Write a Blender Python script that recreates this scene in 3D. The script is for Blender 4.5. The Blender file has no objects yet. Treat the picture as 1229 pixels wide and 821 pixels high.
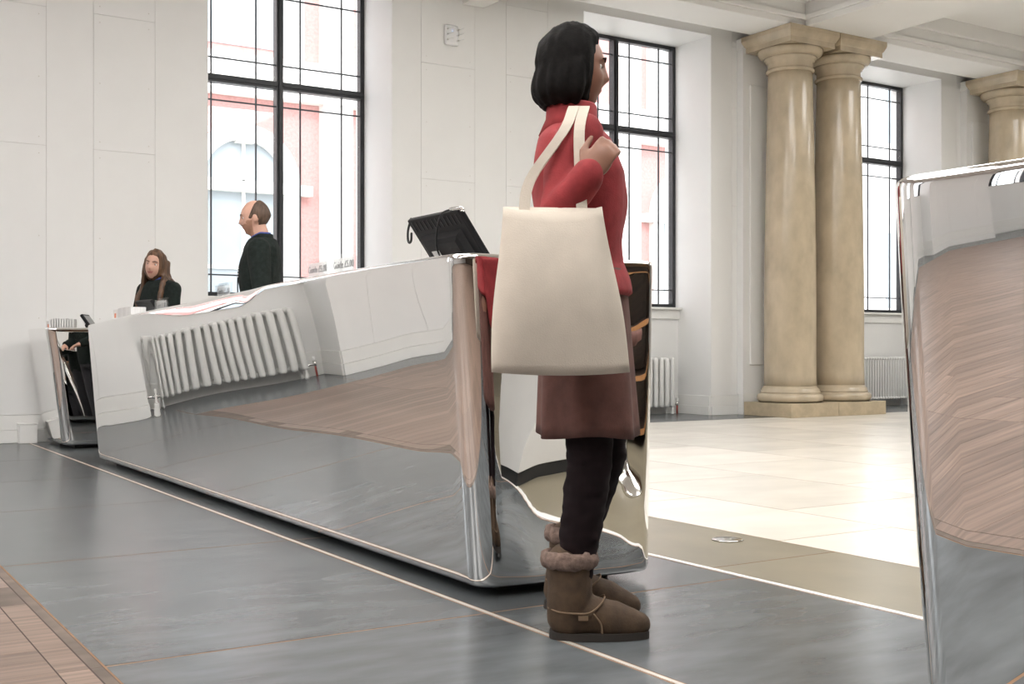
import bpy, bmesh, math, random
import numpy as np
from mathutils import Vector, Matrix, noise
random.seed(7)
scene = bpy.context.scene
COL = scene.collection
PI = math.pi

# ------------------------------------------------------------------ camera
TH = math.radians(32.2)
cam = bpy.data.cameras.new('camera')
cam.sensor_width = 36.0
cam.lens = 1400.0 * 36.0 / 1229.0
cam.shift_y = 9.5 / 1229.0
cam.clip_end = 200
camo = bpy.data.objects.new('camera', cam)
COL.objects.link(camo)
camo.location = (0, 0, .78)
camo.rotation_euler = (PI / 2, 0, -TH)
scene.camera = camo

# ------------------------------------------------------------------ world, sun, exposure
w = bpy.data.worlds.new('sky')
scene.world = w
w.use_nodes = True
bg = w.node_tree.nodes['Background']
bg.inputs[0].default_value = (.90, .95, 1.0, 1)
bg.inputs[1].default_value = 4.4
sun = bpy.data.lights.new('sun', 'SUN')
sun.energy = 1.3
sun.angle = math.radians(2)
sun.color = (1, .95, .88)
suno = bpy.data.objects.new('sun', sun)
COL.objects.link(suno)
suno.rotation_euler = (math.radians(48), 0, math.radians(-12))   # shines towards +Y, on the street front outside
scene.view_settings.view_transform = 'Standard'
scene.view_settings.look = 'None'
scene.view_settings.gamma = 1
scene.view_settings.exposure = 0.0
FILL_POWER = 8.6      # strength of the unseen fill panels added to the hall

# ------------------------------------------------------------------ materials
def new_mat(name):
    m = bpy.data.materials.new(name)
    m.use_nodes = True
    nt = m.node_tree
    return m, nt, nt.nodes['Principled BSDF']

def mat(name, col, rough=.5, metal=0, var=.06, scale=8, stretch=(1, 1, 1), bump=0, bscale=60, rand=0, coat=0, spec=.5, dist=.002):
    """noise-mottled principled material in object space"""
    m, nt, b = new_mat(name)
    N, L = nt.nodes, nt.links
    tc = N.new('ShaderNodeTexCoord')
    mp = N.new('ShaderNodeMapping')
    mp.inputs['Scale'].default_value = stretch
    L.new(tc.outputs['Object'], mp.inputs[0])
    nz = N.new('ShaderNodeTexNoise')
    nz.inputs['Scale'].default_value = scale
    nz.inputs['Detail'].default_value = 5
    L.new(mp.outputs[0], nz.inputs['Vector'])
    cr = N.new('ShaderNodeValToRGB')
    cr.color_ramp.elements[0].position = .3
    cr.color_ramp.elements[1].position = .7
    cr.color_ramp.elements[0].color = (*[max(0, c * (1 - var)) for c in col], 1)
    cr.color_ramp.elements[1].color = (*[min(1, c * (1 + var)) for c in col], 1)
    L.new(nz.outputs[0], cr.inputs[0])
    out = cr.outputs[0]
    if rand:
        oi = N.new('ShaderNodeObjectInfo')
        mr = N.new('ShaderNodeMapRange')
        mr.inputs[3].default_value = 1 - rand
        mr.inputs[4].default_value = 1 + rand
        L.new(oi.outputs['Random'], mr.inputs[0])
        hs = N.new('ShaderNodeHueSaturation')
        L.new(mr.outputs[0], hs.inputs['Value'])
        L.new(out, hs.inputs['Color'])
        out = hs.outputs[0]
    L.new(out, b.inputs['Base Color'])
    b.inputs['Roughness'].default_value = rough
    b.inputs['Metallic'].default_value = metal
    b.inputs['Specular IOR Level'].default_value = spec
    if coat:
        b.inputs['Coat Weight'].default_value = coat
        b.inputs['Coat Roughness'].default_value = .08
    if bump:
        n2 = N.new('ShaderNodeTexNoise')
        n2.inputs['Scale'].default_value = bscale
        n2.inputs['Detail'].default_value = 4
        L.new(mp.outputs[0], n2.inputs['Vector'])
        bp = N.new('ShaderNodeBump')
        bp.inputs['Strength'].default_value = bump
        bp.inputs['Distance'].default_value = dist
        L.new(n2.outputs[0], bp.inputs['Height'])
        L.new(bp.outputs[0], b.inputs['Normal'])
    return m

def emis(name, col, st):
    m, nt, b = new_mat(name)
    b.inputs['Base Color'].default_value = (*col, 1)
    b.inputs['Emission Color'].default_value = (*col, 1)
    b.inputs['Emission Strength'].default_value = st
    return m

def glass_mat(name, gloss=.06, tint=(1, 1, 1)):
    m, nt, b = new_mat(name)
    N, L = nt.nodes, nt.links
    t = N.new('ShaderNodeBsdfTransparent')
    t.inputs[0].default_value = (*tint, 1)
    g = N.new('ShaderNodeBsdfGlossy')
    g.inputs['Roughness'].default_value = .01
    mx = N.new('ShaderNodeMixShader')
    lw = N.new('ShaderNodeLayerWeight')
    lw.inputs[0].default_value = .5
    pw = N.new('ShaderNodeMath'); pw.operation = 'POWER'
    pw.inputs[1].default_value = 4
    L.new(lw.outputs['Facing'], pw.inputs[0])
    mul = N.new('ShaderNodeMath'); mul.operation = 'MULTIPLY_ADD'
    mul.inputs[1].default_value = .6
    mul.inputs[2].default_value = gloss
    L.new(pw.outputs[0], mul.inputs[0])
    L.new(mul.outputs[0], mx.inputs[0])
    L.new(t.outputs[0], mx.inputs[1])
    L.new(g.outputs[0], mx.inputs[2])
    L.new(mx.outputs[0], N['Material Output'].inputs[0])
    return m

M = {}
M['wall'] = mat('white_paint', (.85, .848, .835), .45, var=.012, scale=3, bump=.06, bscale=30)
M['wall_gap'] = mat('panel_joint', (.60, .56, .50), .8)
M['trim'] = mat('white_trim_paint', (.84, .835, .81), .35, var=.01)
M['ceiling'] = mat('ceiling_paint', (.84, .83, .81), .7, var=.012, scale=2)
M['slate'] = mat('grey_slate', (.098, .107, .112), .25, var=.26, scale=3.2, stretch=(1, 3, 1), bump=.05, bscale=110, rand=.10, dist=.001, spec=.36)
M['slate_joint'] = mat('brown_joint', (.24, .135, .07), .8, var=.2)
M['wood_joint'] = mat('dark_board_joint', (.06, .042, .034), .85)
M['tan'] = mat('tan_stone', (.235, .208, .152), .34, var=.12, scale=3, rand=.13, bump=.1)
M['cream'] = mat('cream_marble', (.77, .735, .665), .25, var=.07, scale=1.6, stretch=(1, 2, 1), rand=.09)
M['wood'] = mat('red_sandstone_board', (.20, .142, .112), .42, var=.38, scale=5, stretch=(.35, 7, 1), rand=.18, bump=.12, bscale=8, spec=.35)
M['wood_edge'] = mat('grey_brown_edging', (.14, .11, .09), .6, var=.3, scale=10, rand=.15, spec=.3)
M['inlay'] = mat('pale_metal_inlay', (.72, .68, .62), .35, metal=.4, var=.1, scale=20)
M['strip'] = mat('white_floor_strip', (.85, .84, .82), .4, var=.05, scale=30)
M['steel'] = mat('mirror_steel', (.90, .895, .885), .010, metal=1, var=.01, scale=4)
M['shadow_plinth'] = mat('black_plinth', (.02, .02, .02), .6)
M['laminate'] = mat('white_laminate', (.75, .74, .71), .4, var=.02)
M['marble'] = mat('beige_marble', (.54, .45, .325), .20, var=.15, scale=5, stretch=(1, 1, .6), bump=.03, coat=.2)
M['plinth'] = mat('beige_limestone', (.50, .41, .28), .5, var=.14, scale=9, bump=.2)
M['black_metal'] = mat('black_window_steel', (.022, .024, .028), .4, var=.1)
M['lead'] = mat('dark_lead_came', (.06, .065, .075), .45)
M['glass'] = glass_mat('window_glass', .04)
M['radiator'] = mat('radiator_enamel', (.78, .78, .76), .3, var=.02, bump=.05)
M['chrome'] = mat('chrome', (.8, .79, .77), .12, metal=1, var=.02)
M['red_pipe'] = mat('red_painted_pipe', (.33, .05, .035), .4)
M['plastic_black'] = mat('black_plastic', (.009, .009, .010), .5, var=.2, bump=.2, bscale=220, spec=.25)
M['rubber'] = mat('black_rubber', (.015, .015, .016), .55)
M['screen'] = mat('dark_screen', (.01, .012, .016), .08)
M['paper'] = mat('white_paper', (.82, .82, .80), .6, var=.03, scale=30)
M['leaflet_edge'] = mat('leaflet_edges', (.66, .655, .645), .6, var=.18, scale=18, stretch=(40, 40, .1), rand=.08)
M['acrylic'] = glass_mat('clear_acrylic', .05, (.985, .99, .99))
fm, nt_, b_ = new_mat('translucent_film')
d_ = nt_.nodes.new('ShaderNodeBsdfDiffuse'); d_.inputs[0].default_value = (.9, .9, .9, 1)
t_ = nt_.nodes.new('ShaderNodeBsdfTranslucent'); t_.inputs[0].default_value = (.9, .9, .9, 1)
p_ = nt_.nodes.new('ShaderNodeBsdfTransparent')
m_ = nt_.nodes.new('ShaderNodeMixShader'); m_.inputs[0].default_value = .5
m2_ = nt_.nodes.new('ShaderNodeMixShader'); m2_.inputs[0].default_value = .6
nt_.links.new(d_.outputs[0], m_.inputs[1]); nt_.links.new(t_.outputs[0], m_.inputs[2])
nt_.links.new(m_.outputs[0], m2_.inputs[1]); nt_.links.new(p_.outputs[0], m2_.inputs[2])
nt_.links.new(m2_.outputs[0], nt_.nodes['Material Output'].inputs[0])
M['film'] = fm
M['ink'] = mat('grey_ink', (.13, .13, .14), .6)
M['orange_print'] = mat('orange_print', (.80, .25, .12), .5)
M['blue_print'] = mat('blue_print', (.12, .36, .62), .5)
M['maroon_print'] = mat('maroon_paper', (.22, .09, .09), .6, var=.2, scale=40, stretch=(30, 30, 1))
M['router'] = mat('white_router_plastic', (.86, .86, .86), .35, var=.01)
M['led'] = emis('blue_led', (.25, .5, 1), 4)
M['skin'] = mat('skin', (.58, .335, .25), .5, var=.10, scale=14)
M['skin_brown'] = mat('brown_skin', (.30, .15, .10), .5, var=.10, scale=14)
M['lips'] = mat('lips', (.42, .16, .14), .4)
M['stubble'] = mat('ginger_stubble', (.36, .19, .125), .7, var=.2, scale=160)
M['eye_white'] = mat('eye_white', (.75, .73, .70), .2)
M['iris'] = mat('iris', (.05, .04, .03), .2)
M['fleece'] = mat('black_green_fleece', (.013, .018, .016), .9, var=.3, scale=40, bump=.6, bscale=260, spec=.2)
M['trousers'] = mat('dark_trousers', (.02, .02, .024), .8)
M['blue_shirt'] = mat('blue_shirt', (.03, .06, .26), .7)
M['hair_brown'] = mat('short_brown_hair', (.085, .05, .032), .6, var=.4, scale=60, stretch=(1, 1, .2), bump=.5, bscale=200)
M['hair_long'] = mat('long_brown_hair', (.095, .048, .024), .5, var=.65, scale=40, stretch=(1, 1, .06), bump=.7, bscale=120)
M['hair_black'] = mat('black_hair', (.006, .005, .0045), .75, var=.4, scale=60, bump=.5, bscale=160, spec=.15)
M['red_knit'] = mat('red_knitted_wool', (.31, .034, .038), .85, var=.15, scale=30, bump=.4, bscale=240)
M['canvas'] = mat('cream_canvas', (.66, .59, .50), .85, var=.05, scale=12, bump=.35, bscale=300)
M['brown_cloth'] = mat('brown_wool_skirt', (.125, .055, .044), .9, var=.2, scale=24, bump=.3, bscale=200)
M['legging'] = mat('plum_black_leggings', (.010, .005, .006), .85, var=.25, scale=30, bump=.2, spec=.2)
M['suede'] = mat('brown_suede', (.070, .042, .023), .85, var=.3, scale=26, bump=.5, bscale=150)
M['fur'] = mat('grey_brown_fleece_lining', (.19, .13, .105), .95, var=.35, scale=70, bump=.8, bscale=200)
M['sole'] = mat('dark_rubber_sole', (.028, .022, .018), .7)
M['stitch'] = mat('tan_thread', (.17, .11, .065), .8)
M['fill_light'] = emis('added_fill_light', (1, .985, .965), FILL_POWER)  # glow of the added fill panels overhead
M['dark_wood'] = mat('dark_brown_wood', (.050, .032, .022), .5, var=.3, scale=4, stretch=(1, 1, 8))
M['shelf_wood'] = mat('orange_wood', (.36, .17, .06), .4, var=.2, scale=6)
M['brown_wall'] = mat('brown_painted_wall', (.10, .07, .052), .6, var=.1)
M['brick'] = mat('red_brick_front', (.60, .33, .31), .8, var=.12, scale=20)
M['stone_white'] = mat('white_stone_front', (.86, .84, .80), .8, var=.04, scale=6)
M['house_window'] = mat('pale_window', (.40, .45, .48), .1, var=.06, scale=2)
M['pavement'] = mat('pale_pavement', (.6, .6, .58), .8)

# ------------------------------------------------------------------ helpers
def finish(o, parent=None, smooth=False):
    COL.objects.link(o)
    if parent is not None:
        o.parent = parent
    if smooth and o.type == 'MESH':
        o.data.polygons.foreach_set('use_smooth', [True] * len(o.data.polygons))
    return o

def bm_obj(name, bm, m, parent=None, smooth=False, loc=None):
    me = bpy.data.meshes.new(name)
    bmesh.ops.recalc_face_normals(bm, faces=bm.faces)
    bm.to_mesh(me)
    bm.free()
    for mm in (m if isinstance(m, (list, tuple)) else [m]):
        me.materials.append(M[mm] if isinstance(mm, str) else mm)
    o = bpy.data.objects.new(name, me)
    if loc is not None:
        o.location = loc
    return finish(o, parent, smooth)

def share(name, me, parent=None, loc=(0, 0, 0), rot=None, scale=None):
    o = bpy.data.objects.new(name, me)
    o.location = loc
    if rot: o.rotation_euler = rot
    if scale: o.scale = scale
    return finish(o, parent)

def tag(o, label=None, cat=None, group=None, kind=None):
    if label: o['label'] = label
    if cat: o['category'] = cat
    if group: o['group'] = group
    if kind: o['kind'] = kind
    return o

def thing(name, label, cat, loc=(0, 0, 0), rotz=0, group=None):
    o = bpy.data.objects.new(name, None)
    o.empty_display_size = .1
    o.location = loc
    o.rotation_euler = (0, 0, rotz)
    COL.objects.link(o)
    return tag(o, label, cat, group)

def copy_tree(o, parent=None):
    c = o.copy()
    COL.objects.link(c)
    c.parent = parent
    for ch in list(o.children):
        copy_tree(ch, c)
    return c

def abox(bm, x0, x1, y0, y1, z0, z1, bev=0, seg=1):
    vs = [bm.verts.new((x, y, z)) for x in (x0, x1) for y in (y0, y1) for z in (z0, z1)]
    idx = [(0, 1, 3, 2), (4, 6, 7, 5), (0, 4, 5, 1), (2, 3, 7, 6), (0, 2, 6, 4), (1, 5, 7, 3)]
    fs = [bm.faces.new([vs[i] for i in f]) for f in idx]
    if bev:
        es = list({e for f in fs for e in f.edges})
        bmesh.ops.bevel(bm, geom=es, offset=bev, segments=seg, affect='EDGES', profile=.5)
    return vs

def box(name, x0, x1, y0, y1, z0, z1, m, parent=None, bev=0, seg=2, smooth=False):
    """box object whose origin is at its base centre"""
    bm = bmesh.new()
    cx, cy = (x0 + x1) / 2, (y0 + y1) / 2
    abox(bm, x0 - cx, x1 - cx, y0 - cy, y1 - cy, 0, z1 - z0, bev, seg)
    return bm_obj(name, bm, m, parent, smooth, (cx, cy, z0))

def lathe(bm, prof, n=32, c=(0, 0, 0)):
    rings = []
    for r, z in prof:
        rings.append([bm.verts.new((c[0] + r * math.cos(2 * PI * i / n), c[1] + r * math.sin(2 * PI * i / n), c[2] + z)) for i in range(n)])
    for a, b in zip(rings, rings[1:]):
        for i in range(n):
            bm.faces.new((a[i], a[(i + 1) % n], b[(i + 1) % n], b[i]))
    bm.faces.new(rings[0][::-1])
    bm.faces.new(rings[-1])

def rings_loft(bm, rings, cap=True):
    R = [[bm.verts.new(p) for p in r] for r in rings]
    n = len(R[0])
    for a, b in zip(R, R[1:]):
        for i in range(n):
            bm.faces.new((a[i], a[(i + 1) % n], b[(i + 1) % n], b[i]))
    if cap:
        bm.faces.new(R[0][::-1])
        bm.faces.new(R[-1])
    return R

def tube(bm, pts, rads, n=10, ends=True):
    pts = [Vector(p) for p in pts]
    if not isinstance(rads, (list, tuple)):
        rads = [rads] * len(pts)
    tans = []
    for i in range(len(pts)):
        a = pts[max(0, i - 1)]
        b = pts[min(len(pts) - 1, i + 1)]
        tans.append((b - a).normalized())
    ref = Vector((0, 0, 1)) if abs(tans[0].z) < .9 else Vector((1, 0, 0))
    u = tans[0].cross(ref).normalized()
    seq = []
    if ends:
        for a in (80, 55, 28):
            a = math.radians(a)
            seq.append((pts[0] - tans[0] * rads[0] * math.sin(a), rads[0] * math.cos(a), tans[0]))
    for p, r, t in zip(pts, rads, tans):
        seq.append((p, r, t))
    if ends:
        for a in (28, 55, 80):
            a = math.radians(a)
            seq.append((pts[-1] + tans[-1] * rads[-1] * math.sin(a), rads[-1] * math.cos(a), tans[-1]))
    rings = []
    for p, r, t in seq:
        u = (u - t * u.dot(t)).normalized()
        v = t.cross(u)
        rings.append([p + (u * math.cos(2 * PI * i / n) + v * math.sin(2 * PI * i / n)) * r for i in range(n)])
    rings_loft(bm, rings)

def spline(pts, k=6):
    """Catmull-Rom through points"""
    P = [Vector(p) for p in pts]
    P = [P[0] * 2 - P[1]] + P + [P[-1] * 2 - P[-2]]
    out = []
    for i in range(1, len(P) - 2):
        for j in range(k):
            t = j / k
            a, b, c, d = P[i - 1], P[i], P[i + 1], P[i + 2]
            out.append(.5 * ((2 * b) + (c - a) * t + (2 * a - 5 * b + 4 * c - d) * t * t + (3 * b - a - 3 * c + d) * t ** 3))
    out.append(P[-2])
    return out

def ellipsoid(bm, c, r, mtx=None, nu=16, nv=10):
    c = Vector(c)
    rows = []
    for j in range(1, nv):
        ph = PI * j / nv
        rows.append([Vector((r[0] * math.sin(ph) * math.cos(2 * PI * i / nu), r[1] * math.sin(ph) * math.sin(2 * PI * i / nu), -r[2] * math.cos(ph))) for i in range(nu)])
    f = (lambda p: c + (mtx @ p if mtx else p))
    R = [[bm.verts.new(f(p)) for p in row] for row in rows]
    b = bm.verts.new(f(Vector((0, 0, -r[2]))))
    t = bm.verts.new(f(Vector((0, 0, r[2]))))
    for a, d in zip(R, R[1:]):
        for i in range(nu):
            bm.faces.new((a[i], a[(i + 1) % nu], d[(i + 1) % nu], d[i]))
    for i in range(nu):
        bm.faces.new((b, R[0][(i + 1) % nu], R[0][i]))
        bm.faces.new((t, R[-1][i], R[-1][(i + 1) % nu]))

def prism(bm, outline, axis, lo, hi):
    """closed outline of 2D points pushed along an axis: axis 'y' takes (x,z), 'x' takes (y,z), 'z' takes (x,y)"""
    def P(a, b, c):
        return {'y': (a, c, b), 'x': (c, a, b), 'z': (a, b, c)}[axis]
    A = [bm.verts.new(P(a, b, lo)) for a, b in outline]
    B = [bm.verts.new(P(a, b, hi)) for a, b in outline]
    n = len(A)
    bm.faces.new(A)
    bm.faces.new(B[::-1])
    for i in range(n):
        bm.faces.new((A[i], A[(i + 1) % n], B[(i + 1) % n], B[i]))

def remeshed(name, bm, m, parent, vox=.008, smooth=6, fold=None):
    """union of overlapping closed shapes as one continuous surface"""
    me = bpy.data.meshes.new('raw')
    bmesh.ops.recalc_face_normals(bm, faces=bm.faces)
    bm.to_mesh(me)
    bm.free()
    t = bpy.data.objects.new('raw', me)
    COL.objects.link(t)
    r = t.modifiers.new('r', 'REMESH')
    r.mode = 'VOXEL'
    r.voxel_size = vox
    if smooth:
        s = t.modifiers.new('s', 'SMOOTH')
        s.iterations = smooth
        s.factor = .5
    dg = bpy.context.evaluated_depsgraph_get()
    me2 = bpy.data.meshes.new_from_object(t.evaluated_get(dg))
    bpy.data.objects.remove(t)
    bpy.data.meshes.remove(me)
    me2.name = name
    me2.materials.clear()
    for mm in (m if isinstance(m, (list, tuple)) else [m]):
        me2.materials.append(M[mm])
    if fold:
        for v in me2.vertices:
            v.co = v.co + v.normal * fold(v.co)
    o = bpy.data.objects.new(name, me2)
    return finish(o, parent, True)

def text_mesh(name, body, size, m, parent, loc, rot, depth=.0006):
    cu = bpy.data.curves.new(name, 'FONT')
    cu.body = body
    cu.size = size
    cu.extrude = depth
    cu.resolution_u = 3
    cu.align_x = 'CENTER'
    cu.align_y = 'CENTER'
    t = bpy.data.objects.new('t', cu)
    COL.objects.link(t)
    dg = bpy.context.evaluated_depsgraph_get()
    me = bpy.data.meshes.new_from_object(t.evaluated_get(dg))
    bpy.data.objects.remove(t)
    me.materials.clear()
    me.materials.append(M[m])
    o = bpy.data.objects.new(name, me)
    o.location = loc
    o.rotation_euler = rot
    return finish(o, parent)

# ================================================================== THE SETTING
WALL_Y, GLASS_Y = 10.5, 11.2
X0, X1, YB, CEIL = -19.0, 27.0, -12.0, 4.98
SOFFIT, SILL = 4.53, 1.30
PERIOD, NW = 4.22, 1.865
NICHE = [(3.33 + PERIOD * k, 3.33 + PERIOD * k + NW) for k in range(-5, 6)]   # index 5 = first window in view

# --- floor: dark joint bed with the single slabs on it
fl_bm = bmesh.new()
abox(fl_bm, X0 - .5, X1 + .5, YB - .5, 11.45, -.10, -.0006)
floor = tag(bm_obj('floor', fl_bm, 'slate_joint'), 'stone floor of slate, tan stone, cream marble and red boards', 'floor', kind='structure')
box('board_bed', X0, .679, YB, 9.85, -.10, -.0004, 'wood_joint', floor)
G = .0035
def slab(name, x0, x1, y0, y1, m, dz=0):
    g = .0048 if m == 'slate' else (.0012 if m in ('wood', 'wood_edge') else G)
    return box(name, x0 + g, x1 - g, y0 + g, y1 - g, -.03, dz, m, floor)
JY = [-8.9, -7.4, -5.9, -4.4, -2.95, -1.5, -.02, 1.45, 2.965, 4.53, 6.05, 7.41, 8.82, WALL_Y]
for a, b in zip(JY, JY[1:]):
    slab('slate_slab', .68, 1.775, a, b, 'slate')
    slab('slate_slab', 1.793, 2.80, a, b, 'slate')
box('inlay_strip', 1.777, 1.791, -8.9, WALL_Y - .01, -.03, .0008, 'inlay', floor)
box('threshold_strip', 2.802, 2.826, -8.9, 9.8, -.03, .002, 'strip', floor)
TY = [-8.9, -7.4, -5.9, -4.4, -2.9, -1.4, .1, 1.62, 3.15, 4.6, 6.1, 7.6, 9.8]
for a, b in zip(TY, TY[1:]):
    slab('tan_slab', 2.828, 3.46, a, b, 'tan')
xs = [3.46, 4.15, 5.2, 6.3, 7.4, 8.5, 9.6, 10.7, 11.8, 13.0, 14.2, 15.4, 16.6]
for i, (a, b) in enumerate(zip(xs, xs[1:])):
    y = 2.2 - (.6 if i % 2 else 0)
    while y < 9.8:
        y2 = min(y + 1.25, 9.8) if 9.8 - (y + 1.25) > .3 else 9.8
        slab('marble_slab', a, b, max(y, 2.2), y2, 'cream')
        y = y2
for a, b in ((16.6, 21), (21, X1)):
    for c, d in ((2.2, 6.4), (6.4, 9.8)):
        slab('marble_slab', a, b, c, d, 'cream')
for a in range(6):                       # tan floor of the dim room behind
    for k in range(6):
        slab('tan_slab', 3.46 + a * 2.2, 3.46 + (a + 1) * 2.2, -8.9 + k * 1.85, -8.9 + (k + 1) * 1.85, 'tan')
x = 2.828
while x < X1:
    slab('slate_slab', x, x + 1.45, 9.8, WALL_Y, 'slate')
    x += 1.45
x = .68
while x > X0:
    slab('slate_slab', x - 1.45, x, 9.85, WALL_Y, 'slate')
    x -= 1.45
for a, b in NICHE:
    slab('slate_slab', a + .005, b - .005, WALL_Y, 11.09, 'slate')
# red boards with their border
for k, a in enumerate(JY[:-2]):
    b = JY[k + 1]
    m1 = a + (b - a) * .55
    slab('edging', .648, .678, a, b, 'wood_edge')
    slab('border_board', .572, .646, a, m1, 'wood')
    slab('border_board', .572, .646, m1 + .30, b, 'wood')
    slab('border_block', .572, .646, m1, m1 + .30, 'wood_edge')
slab('edging', .572, .678, 8.82, 9.85, 'wood_edge')
bw = .13
rows = int((9.85 - .2) / bw)
brd = bmesh.new(); abox(brd, -.6 + .001, .6 - .001, -bw / 2 + .0007, bw / 2 - .0007, -.03, 0)
brd_me = bpy.data.meshes.new('board'); brd.to_mesh(brd_me); brd.free(); brd_me.materials.append(M['wood'])
for r in range(rows):
    for c in range(4):
        off = (r % 3) * .4
        x1 = .57 - c * 1.2
        xa = x1 - .6 - (off if c else 0)
        share('board', brd_me, floor, (xa if c else .57 - .6 + (0), 9.85 - (r + .5) * bw, 0), None,
              None if c else (1, 1, 1))
rest = bmesh.new()
for r in range(int((9.85 + 8.9) / bw)):
    y = 9.85 - (r + .5) * bw
    off = (r % 3) * .4
    xe = .57 - 1.2 * 4 - off if r < rows else .57
    if r < rows and off:
        abox(rest, .57 - 1.2 - off + G, .57 - 1.2 - G, y - bw / 2 + .0015, y + bw / 2 - .0015, -.03, 0)
    while xe > X0:
        abox(rest, max(xe - 1.6, X0) + G, xe - G, y - bw / 2 + .0015, y + bw / 2 - .0015, -.03, 0)
        xe -= 1.6
tag(bm_obj('boards', rest, 'wood', floor), kind='stuff')
# metal floor-box lid in the tan stone
bm = bmesh.new(); lathe(bm, [(.062, 0), (.066, .003), (.060, .005), (.001, .0052)], 28)
lid = bm_obj('floor_box_lid', bm, 'chrome', floor, True, (3.30, 3.58, 0))

# --- window wall
wb = bmesh.new()
edges = [X0] + [e for n in NICHE for e in n] + [X1]
for a, b in zip(edges[0::2], edges[1::2]):
    if b > a:
        abox(wb, a, b, WALL_Y + .014, 11.35, 0, CEIL)
for a, b in NICHE:
    if b > X0 and a < X1:
        abox(wb, a, b, 11.10, 11.35, 0, SILL - .03)
        abox(wb, a, b, WALL_Y + .014, 11.35, SOFFIT, CEIL)
wall_n = tag(bm_obj('wall_north', wb, 'wall'), 'white panelled wall with tall black-framed windows', 'wall', kind='structure')
JO = .0013
def panel(x0, x1, z0, z1, depth=.0125):
    return box('wall_panel', x0 + JO, x1 - JO, WALL_Y, WALL_Y + .014 + .0, z0 + JO, z1 - JO, 'wall', wall_n)
gapbm = bmesh.new()
for (a0, a1), (b0, b1) in zip(NICHE, NICHE[1:]):
    p0, p1 = a1, b0
    for i, (u, v, hs) in enumerate(((0, .33, ()), (.33, .96, (2.52, 3.70)), (.96, 1.345, ()), (1.345, 1.875, (2.52, 3.70)), (1.875, 2.355, ()))):
        zs = [.235] + list(hs) + [4.44, CEIL]
        if not hs: zs = [.235, CEIL]
        for za, zb in zip(zs, zs[1:]):
            panel(p0 + u, min(p0 + v, p1), za, zb)
    # the backing seen through the joints
    abox(gapbm, p0 + .002, p1 - .002, WALL_Y + .0105, WALL_Y + .0139, .236, CEIL - .01)
    # screw caps on the panels
bm_obj('joint_backing', gapbm, 'wall_gap', wall_n)
cap = bmesh.new(); lathe(cap, [(.0042, 0), (.0036, .0012), (.0005, .0015)], 8)
cap_me = bpy.data.meshes.new('screw_cap'); cap.to_mesh(cap_me); cap.free(); cap_me.materials.append(M['wall_gap'])
for k in (4, 5):
    p0 = NICHE[k][1]
    for u in (.39, .90, 1.40, 1.82):
        for z in (.40, 1.05, 1.75, 2.45, 2.59, 3.1, 3.63, 3.77):
            share('screw_cap', cap_me, wall_n, (p0 + u, WALL_Y - .0002, z), (PI / 2, 0, 0))
# over-window spandrel faces, soffit sill boards
for a, b in NICHE:
    if a > X1 or b < X0: continue
    box('lintel_panel', a, b, WALL_Y, WALL_Y + .014, SOFFIT, CEIL, 'wall', wall_n)
    box('window_sill', a + .001, b - .001, 11.02, 11.34, SILL - .03, SILL, 'trim', wall_n, .006)
    box('sill_apron', a + .001, b - .001, 11.07, 11.10, SILL - .14, SILL - .032, 'trim', wall_n)
# skirting: two-step, following piers and niches
def skirt(par, x0, x1, y0, y1):
    box('skirting_plinth', x0, x1, y0, y1, 0, .105, 'trim', par, .004)
sk = bpy.data.objects.new('baseboard_north', None); COL.objects.link(sk)
tag(sk, 'white stepped skirting board along the window wall', 'skirting', kind='structure')
sk.location = (0, WALL_Y, 0)
def sbox(name, x0, x1, y0, y1, z0, z1):
    return box(name, x0, x1, y0 - WALL_Y, y1 - WALL_Y, z0, z1, 'trim', sk, .004)
for (a0, a1), (b0, b1) in zip(NICHE, NICHE[1:]):
    if a1 > X1 or b0 < X0: continue
    sbox('skirting_board', a1, b0, WALL_Y - .012, WALL_Y + .014, .11, .232)
    sbox('skirting_plinth', a1, b0, WALL_Y - .024, WALL_Y + .014, 0, .108)
for a, b in NICHE:
    if a > X1 or b < X0: continue
    sbox('skirting_board', a + .012, b - .012, 11.088, 11.10, .11, .232)
    sbox('skirting_plinth', a + .024, b - .024, 11.076, 11.10, 0, .108)
    for xa, xb in ((a, a + .012), (b - .012, b)):
        sbox('skirting_board', xa, xb, WALL_Y + .016, 11.10, .11, .232)
    for xa, xb in ((a, a + .024), (b - .024, b)):
        sbox('skirting_plinth', xa, xb, WALL_Y + .016, 11.10, 0, .108)

# --- other walls and ceiling
def wall(name, x0, x1, y0, y1, m, label):
    bm = bmesh.new(); abox(bm, x0, x1, y0, y1, 0, CEIL)
    return tag(bm_obj(name, bm, m), label, 'wall', kind='structure')
wall('wall_west', X0 - .3, X0, YB, 11.35, 'wall', 'plain white end wall of the hall')
wall('wall_east', X1, X1 + .3, YB, 11.35, 'wall', 'plain white far end wall beyond the columns')
wall('wall_south', X0 - .3, X1 + .3, YB - .3, YB, 'brown_wall', 'dark brown back wall of the dim room')
bm = bmesh.new(); abox(bm, X0 - .3, X1 + .3, YB - .3, 11.35, CEIL, CEIL + .3)
ceil = tag(bm_obj('ceiling', bm, 'ceiling'), 'white plaster ceiling with deep moulded beams', 'ceiling', kind='structure')
BB = SOFFIT
def beam(name, x0, x1, y0, y1, z0=BB, z1=CEIL):
    return box(name, x0, x1, y0, y1, z0, z1, 'ceiling', ceil, .006)
beam('beam', X0, X1, 9.64, 10.24)
beam('beam_moulding', X0, X1, 9.60, 9.64, 4.60, 4.66)
beam('beam_moulding', X0, X1, 9.57, 9.64, 4.80, 4.98)
beam('wall_cornice', X0, X1, 10.40, WALL_Y, 4.66, CEIL)
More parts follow.
